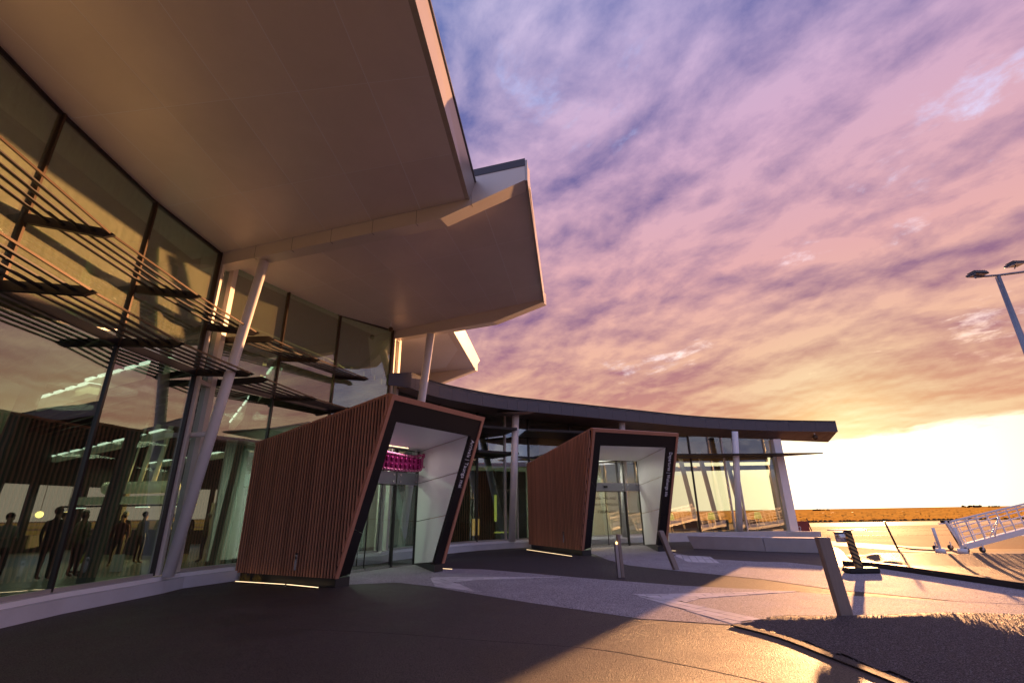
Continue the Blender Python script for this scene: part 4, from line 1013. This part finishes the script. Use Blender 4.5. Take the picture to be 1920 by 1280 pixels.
mk('table_top', 'steel', sg, lambda bm: box(bm, pt+V((-.42, -.14, 0)), (.86, 0, 0), (0, .28, 0), (0, 0, .025)), bevel=.008)
bn_ = mk('bin', 'steel', sg, lambda bm: tube(bm, pt+V((-.21, -.02, -.27)), pt+V((-.21, -.02, -.05)), .115, .125, 20))
mk('bin_rim', 'galv', bn_, lambda bm: tube(bm, pt+V((-.21, -.02, -.047)), pt+V((-.21, -.02, -.025)), .135, .135, 20))

# ================================================================== APRON THINGS
def stake(base, top, r, lab, chain=None):
    t_ = thing('stake', lab, 'stake', base, 'thin dark stakes on the apron')
    mk('rod', 'black_plastic', t_, lambda bm: tube(bm, base, top, r, seg=8))
    if chain: mk('stay', 'black_plastic', t_, lambda bm: path_tube(bm, chain, r*.6, 6))
stake((14.88, 20.52, 0), (14.70, 20.60, 1.0), .035, 'thin dark stake leaning with a trailing stay on the apron edge', [(14.88, 20.52, .06), (15.05, 19.9, .02), (15.35, 19.2, .015), (15.8, 19.1, .012)])
stake((18.9, 33.1, 0), (18.75, 33.2, .95), .035, 'short dark stake near the building corner')
def white_post(base, lab):
    t_ = thing('white_post', lab, 'post', base, 'white posts on weighted feet')
    mk('post', 'white_paint', t_, lambda bm: tube(bm, V(base)+V((0, 0, .16)), V(base)+V((-.04, 0, .80)), .045, .045, 14))
    mk('foot', 'white_paint', t_, lambda bm: tube(bm, base, V(base)+V((0, 0, .16)), .15, .125, 18))
white_post((14.05, 17.45, .05), 'left white post on a round foot by the boarding ramp')
white_post((14.6, 17.25, .05), 'right white post on a round foot, nearest the boarding ramp')
# boarding ramp
rp = thing('boarding_ramp', 'white railed aircraft boarding ramp on small wheels at the right edge', 'ramp', (15.7, 18.3, 0))
o0 = V((15.42, 18.16, .17)); dr = V((5.9, 1.08, .98)); wd = V((.95, 1.0, 0)); e1 = dr.normalized()
for s_ in (0, 1):
    q0 = o0+wd*s_
    mk('side_beam', 'white_paint', rp, lambda bm: bar(bm, q0, q0+dr, .07, .17))
    mk('top_rail', 'white_paint', rp, lambda bm: bar(bm, q0+V((-.22, -.05, .84)), q0+dr+V((0, 0, .84)), .05, .05))
    mk('top_rail', 'white_paint', rp, lambda bm: bar(bm, q0+V((-.16, -.04, .75)), q0+dr+V((0, 0, .75)), .035, .035))
    for h in (.28, .46, .64):
        mk('mid_rail', 'white_paint', rp, lambda bm: bar(bm, q0+V((-.02, 0, h)), q0+dr+V((0, 0, h)), .018, .018))
    for k in range(13):
        p = q0+dr*((k+.2)/12.5)
        mk('baluster', 'white_paint', rp, lambda bm: bar(bm, p, p+V((-.12, 0, .82)), .032, .032, (0, 1, 0)))
    mk('end_post', 'white_paint', rp, lambda bm: bar(bm, q0+V((-.02, 0, -.02)), q0+V((-.36, -.03, .86)), .08, .06, (0, 1, 0)))
mk('deck', 'white_paint', rp, lambda bm: prism(bm, [o0+V((0, .04, .06)), o0+wd+V((0, -.04, .06)), o0+wd+dr+V((0, -.04, .06)), o0+dr+V((0, .04, .06))], (0, 0, .03)))
mk('end_plate', 'black_plastic', rp, lambda bm: box(bm, o0+V((-.42, -.02, .80)), (.32, .03, 0), (-.02, .12, 0), (0, 0, .09)))
mk('handle', 'white_paint', rp, lambda bm: path_tube(bm, [o0+V((-.62, -.03, .78)), o0+V((-.22, 0, .78))], .02))
mk('strut', 'black_plastic', rp, lambda bm: bar(bm, o0+V((-.34, 0, .80)), o0+V((-.10, -.02, .02)), .035, .035, (0, 1, 0)))
mk('brace', 'white_paint', rp, lambda bm: path_tube(bm, [o0+V((1.2, 0, .3)), o0+V((1.55, 0, .95)), o0+V((1.30, .0, .62)), o0+V((1.05, 0, .33))], .015))
for dx, dy in ((.05, -.05), (.72, .08), (.05, 1.25), (.72, 1.38)):
    wh = mk('wheel', 'rubber', rp, lambda bm: tube(bm, o0+V((dx, dy-.03, -.08)), o0+V((dx, dy+.03, -.08)), .09, seg=18))
    mk('hub', 'steel', wh, lambda bm: tube(bm, o0+V((dx, dy-.036, -.08)), o0+V((dx, dy+.036, -.08)), .035, seg=12))
    mk('caster', 'white_paint', rp, lambda bm: bar(bm, o0+V((dx, dy-.045, -.08)), o0+V((dx, dy-.045, .12)), .05, .02, (1, 0, 0)))

# ================================================================== LAMP POLE
lp = thing('lamp_pole', 'tall grey steel lamp pole with two floodlight heads on a crossbar', 'street lamp', (18.9, 17.05, 0))
mk('pole', 'galv', lp, lambda bm: tube(bm, (19.25, 17.3, 0), (19.18, 17.2, 10), .15, .085, 16))
hA, hB = V((18.22, 17.15, 9.98)), V((20.3, 17.15, 10.18))
mk('crossbar', 'galv', lp, lambda bm: path_tube(bm, [hA, V((19.18, 17.2, 10.06)), hB], .045, 10))
for c, tl in ((hA+V((.12, 0, .10)), -.10), (V((19.95, 17.1, 10.45)), .25)):
    hd = mk('lamp_head', 'black_plastic', lp, lambda bm: prism(bm, [c+V((-.28, -.25, -.03)), c+V((.28, -.25, -.03+tl*.2)), c+V((.25, -.18, .10)), c+V((-.22, -.18, .08))], (0, .45, 0)), bevel=.02)
    mk('lens', 'steel', hd, lambda bm: box(bm, c+V((-.24, -.20, -.048)), (.46, 0, tl*.16), (0, .36, 0), (0, 0, .012)))
    mk('bracket', 'galv', lp, lambda bm: path_tube(bm, [c+V((.0, 0, -.02)), c+V((-.1, 0, -.16))], .02, 6))
    mk('cooling_fin', 'black_plastic', hd, lambda bm: [box(bm, c+V((-.20+.065*i, -.16, .095)), (.013, 0, 0), (0, .34, 0), (0, 0, .03)) for i in range(7)])

# ================================================================== INSIDE THE HALL
def person(x, y, h, face, cloth, legs, hair, lab, pose=0, bag=None):
    """standing figure grown as one skinned surface"""
    k = h/1.72
    t_ = thing('person', lab, 'person', (x, y, .04), 'people waiting inside the hall')
    J = {}; E_ = []; Rr = {}
    def add(n_, p, r, par=None):
        J[n_] = V(p)*k; Rr[n_] = r*k
        if par: E_.append((par, n_))
    add('pelvis', (0, 0, .93), .135)
    add('waist', (0, .01, 1.08), .125, 'pelvis'); add('chest', (0, 0, 1.30), .150, 'waist'); add('neck', (0, .01, 1.46), .058, 'chest')
    add('head0', (0, -.01, 1.56), .075, 'neck'); add('head1', (0, -.01, 1.66), .085, 'head0')
    for s_ in (-1, 1):
        add(f'hip{s_}', (.10*s_, 0, .86), .10, 'pelvis'); add(f'knee{s_}', (.11*s_, -.02-.03*pose*s_, .48), .062, f'hip{s_}')
        add(f'ank{s_}', (.11*s_, .02*pose*s_, .09), .042, f'knee{s_}'); add(f'toe{s_}', (.12*s_, -.16+.02*pose*s_, .04), .036, f'ank{s_}')
        add(f'sh{s_}', (.19*s_, 0, 1.38), .062, 'chest'); add(f'el{s_}', (.25*s_, .02, 1.10), .045, f'sh{s_}')
        if pose: add(f'wr{s_}', (.14*s_, -.22, 1.12), .032, f'el{s_}'); add(f'hd{s_}', (.08*s_, -.30, 1.16), .034, f'wr{s_}')
        else: add(f'wr{s_}', (.25*s_, -.06, .88), .032, f'el{s_}'); add(f'hd{s_}', (.24*s_, -.08, .79), .034, f'wr{s_}')
    names = list(J); me = bpy.data.meshes.new('body'); me.from_pydata([tuple(J[n_]) for n_ in names], [(names.index(a), names.index(b)) for a, b in E_], [])
    o = bpy.data.objects.new('body', me); COL.objects.link(o)
    md = o.modifiers.new('s', 'SKIN'); md2 = o.modifiers.new('u', 'SUBSURF'); md2.levels = 1; md2.render_levels = 1
    for i, n_ in enumerate(names):
        sv = me.skin_vertices[0].data[i]; r_ = Rr[n_]; wide = 1.25 if n_ in ('chest', 'pelvis', 'waist') else 1
        sv.radius = (r_*wide, r_*.85 if wide > 1 else r_)
    me.skin_vertices[0].data[0].use_root = True
    dg = bpy.context.evaluated_depsgraph_get(); m2 = bpy.data.meshes.new_from_object(o.evaluated_get(dg)); bpy.data.objects.remove(o)
    rot = Matrix.Rotation(face, 4, 'Z')
    m2.transform(Matrix.Translation((x, y, .04)) @ rot)
    for mm in (cloth, legs, 'skin', 'black_plastic'): m2.materials.append(MATS[mm])
    for p in m2.polygons:
        zc = (p.center.z-.04)/k; lc = rot.inverted() @ (p.center-V((x, y, .04)))
        p.use_smooth = True
        p.material_index = 3 if zc < .085 else 1 if zc < .93 else 2 if (zc > 1.47 or (pose == 0 and zc < .86) or (pose and lc.y < -.24*k)) else 0
    b = bpy.data.objects.new('body', m2); COL.objects.link(b); b.parent = t_; b.matrix_parent_inverse = t_.matrix_world.inverted()
    def world(p): return V((x, y, .04))+rot.to_3x3() @ (V(p)*k)
    def hair_fn(bm):
        ball(bm, (0, 0, 0), .108*k, (.88, 1, .95), 2)
        for v in bm.verts: v.co = v.co+V((0, .022*k, 1.675*k))
        dl = [v for v in bm.verts if (v.co.y < -.045*k and v.co.z < 1.70*k)]; bmesh.ops.delete(bm, geom=dl, context='VERTS')
        bmesh.ops.transform(bm, matrix=Matrix.Translation((x, y, .04)) @ rot, verts=bm.verts[:])
    mk('hair', hair, t_, hair_fn)
    mk('nose', 'skin', t_, lambda bm: ball(bm, world((0, -.100, 1.60)), .014*k, (1, 1, 1.4), 1))
    for s_ in (-1, 1): mk('ear', 'skin', t_, lambda bm: ball(bm, world((.084*s_, 0, 1.61)), .018*k, (.5, 1, 1.4), 1)); mk('eye', 'black_plastic', t_, lambda bm: ball(bm, world((.03*s_, -.088, 1.635)), .009*k, (1, 1, 1), 1))
    return t_
PL = [(-12.6, 11.7, 1.70, 2.4, 'cloth_maroon', 'cloth_black', 'hair_grey', 'person in a maroon jacket with grey hair, far left behind the first pane', 0),
      (-12.7, 12.9, 1.64, 1.2, 'cloth_grey', 'cloth_black', 'hair_dark', 'person in a grey top with long dark trousers, right of the maroon jacket', 1),
      (-12.4, 13.9, 1.78, 3.4, 'cloth_black', 'cloth_black', 'hair_dark', 'tall person all in black beside the second mullion', 0),
      (-12.9, 15.4, 1.72, 3.0, 'cloth_grey', 'cloth_blue', 'hair_grey', 'person in a pale grey jumper and blue trousers seen from behind', 0),
      (-14.2, 17.8, 1.80, 2.2, 'cloth_black', 'cloth_blue', 'hair_dark', 'person in a black coat behind the grey jumper', 0),
      (-13.5, 17.7, 1.62, .4, 'cloth_maroon', 'cloth_black', 'hair_dark', 'person in a long dark red coat in the middle of the group', 0),
      (-13.4, 18.6, 1.70, 2.8, 'cloth_grey', 'cloth_black', 'hair_dark', 'person in a light grey shirt with a shoulder strap', 0),
      (-12.9, 18.9, 1.76, .9, 'cloth_cream', 'cloth_black', 'hair_grey', 'person in a cream shirt, arms bent, right of the group', 1),
      (-14.6, 23.0, 1.74, 4.2, 'cloth_black', 'cloth_black', 'hair_dark', 'person in dark clothes by the noticeboard, standing apart', 0),
      (-11.3, 18.9, 1.60, 5.2, 'cloth_olive', 'cloth_blue', 'hair_grey', 'person in an olive top behind the bay beside the raking column', 0)]
PL += [(-12.2, 14.55, 1.66, 2.9, 'cloth_olive', 'cloth_black', 'hair_dark', 'person in an olive top standing close behind the second mullion', 1),
       (-14.9, 19.6, 1.74, 3.6, 'cloth_black', 'cloth_black', 'hair_grey', 'grey-haired person in black at the back of the group', 0),
       (-14.4, 16.4, 1.68, 1.9, 'cloth_cream', 'cloth_blue', 'hair_dark', 'person in a cream jumper half hidden at the left of the group', 0),
       (-13.6, 20.4, 1.63, 2.5, 'cloth_grey', 'cloth_maroon', 'hair_dark', 'short person in a grey top and dark red skirt behind the cream shirt', 0)]
for a in PL: person(*a[:8], pose=a[8])
# patterned yellow handbag on a chair, near the mullion
hb = thing('handbag', 'bright yellow patterned handbag held low beside the second mullion', 'bag', (-11.9, 14.75, .35))
mk('bag_body', 'bag_yellow', hb, lambda bm: prism(bm, [(-12.1, 14.60, .40), (-11.82, 14.9, .40), (-11.89, 14.82, .72), (-12.03, 14.68, .72)], (.10, -.08, 0)))
mk('bag_handle', 'bag_yellow', hb, lambda bm: path_tube(bm, [(-12.0, 14.68, .72), (-11.96, 14.7, .98), (-11.9, 14.8, .72)], .012, 6))
# cafe counter, hood and pendant lamps
cf = thing('cafe_counter', 'low cafe counter with pale sign band and rounded duct, behind the waiting people', 'counter', (-17, 22.5, 0))
mk('counter_body', 'interior_dark', cf, lambda bm: box(bm, (-20.5, 24.5, .04), (6, -2.2, 0), (.25, .6, 0), (0, 0, 1.05)))
mk('sign_band', 'beam_inside_glow', cf, lambda bm: box(bm, (-19.5, 22.2, 2.15), (5.5, -.6, 0), (.02, .2, 0), (0, 0, .32)))
mk('duct', 'beam_inside_glow', cf, lambda bm: tube(bm, (-18.2, 22.4, 2.85), (-14.8, 22.0, 2.85), .26, seg=16))
mk('shelf', 'interior_dark', cf, lambda bm: box(bm, (-19.8, 22.15, 2.05), (6.2, -.68, 0), (.02, .25, 0), (0, 0, .07)))
for i in range(4): mk('shelf_light', 'lamp_white', cf, lambda bm: box(bm, (-19.2+1.5*i, 22.05-.16*i, 2.0), (.6, -.066, 0), (.01, .1, 0), (0, 0, .03)))
for i, (x, y, z_) in enumerate(((-13.6, 11.6, 1.62), (-15.6, 14.6, 1.7), (-16.0, 17.2, 1.72), (-16.6, 18.9, 1.72))):
    pl_ = thing('pendant_lamp', ['round warm pendant lamp at the far left edge', 'round warm pendant lamp left of the second mullion', 'warm pendant lamp above the grey jumper', 'warm pendant lamp beside the person in the black coat'][i], 'lamp', (x, y, z_), 'warm pendant lamps over the cafe')
    mk('lamp_globe', 'lamp_warm', pl_, lambda bm: ball(bm, (x, y, z_), .11, (1, 1, 1), 2))
    mk('cord', 'black_plastic', pl_, lambda bm: tube(bm, (x, y, z_+.11), (x, y, 5.2), .008, seg=6))
nb = thing('noticeboard', 'pale freestanding noticeboard inside the hall right of the group', 'board', (-13.6, 23.2, 0))
mk('panel', 'lobby_wall', nb, lambda bm: box(bm, (-14.3, 24.0, .2), (1.1, -.15, 0), (.02, .08, 0), (0, 0, 2.0)))
mk('foot', 'black_plastic', nb, lambda bm: box(bm, (-14.0, 23.9, .04), (.5, -.06, 0), (.03, .25, 0), (0, 0, .05)))
fs = thing('floor_sign', 'small pale folded floor sign on the hall floor behind the second pane', 'sign', (-12.0, 16.0, 0))
mk('sign_panel', 'letter', fs, lambda bm: prism(bm, [(-12.2, 15.9, .04), (-11.95, 16.1, .04), (-11.98, 16.1, .52), (-12.2, 15.93, .52)], (.03, -.03, 0)))
# lounge chairs in the lower wing
def lounge_chair(x, y, a, lab, m='black_plastic'):
    t_ = thing('lounge_chair', lab, 'chair', (x, y, .04), 'low chairs in the departures lounge')
    c, s_ = math.cos(a), math.sin(a); e = V((c, s_, 0)); n = V((-s_, c, 0)); o = V((x, y, .04))
    mk('seat', m, t_, lambda bm: box(bm, o-e*.35-n*.33+V((0, 0, .36)), e*.7, n*.66, (0, 0, .12)))
    mk('backrest', m, t_, lambda bm: box(bm, o-e*.35+n*.26+V((0, 0, .48)), e*.7, n*.10, n*.18+V((0, 0, .45))))
    for i in (-1, 1):
        for j in (-1, 1): mk('leg', 'steel', t_, lambda bm: bar(bm, o+e*.3*i+n*.28*j, o+e*.3*i+n*.28*j+V((0, 0, .36)), .03, .03, (1, 0, 0)))
for i, (x, y, a, l) in enumerate([(9.8, 30.5, 2.2, 'dark lounge chair just right of the departures entrance'), (10.7, 31.2, 2.6, 'dark lounge chair beside the first lounge mullion'),
        (11.5, 30.6, 2.0, 'dark lounge chair in the middle lounge pane'), (12.6, 31.6, 2.9, 'dark lounge chair left of the white column'), (14.2, 30.9, 2.4, 'dark lounge chair behind the last lounge pane')]):
    lounge_chair(x, y, a, l)
for i, (x, y, l) in enumerate([(9.3, 30.8, 'small yellow glowing table lamp next to the departures entrance'), (11.9, 31.2, 'yellow glowing table lamp in the middle lounge pane'), (14.9, 31.6, 'yellow glowing table lamp behind the last lounge pane')]):
    tl_ = thing('table_lamp', l, 'lamp', (x, y, .04), 'yellow lamps in the departures lounge')
    mk('lamp_shade', 'lamp_yellow', tl_, lambda bm: tube(bm, (x, y, 1.0), (x, y, 1.4), .24, .16, 12))
    mk('lamp_stand', 'black_plastic', tl_, lambda bm: tube(bm, (x, y, .04), (x, y, 1.0), .03, seg=8))
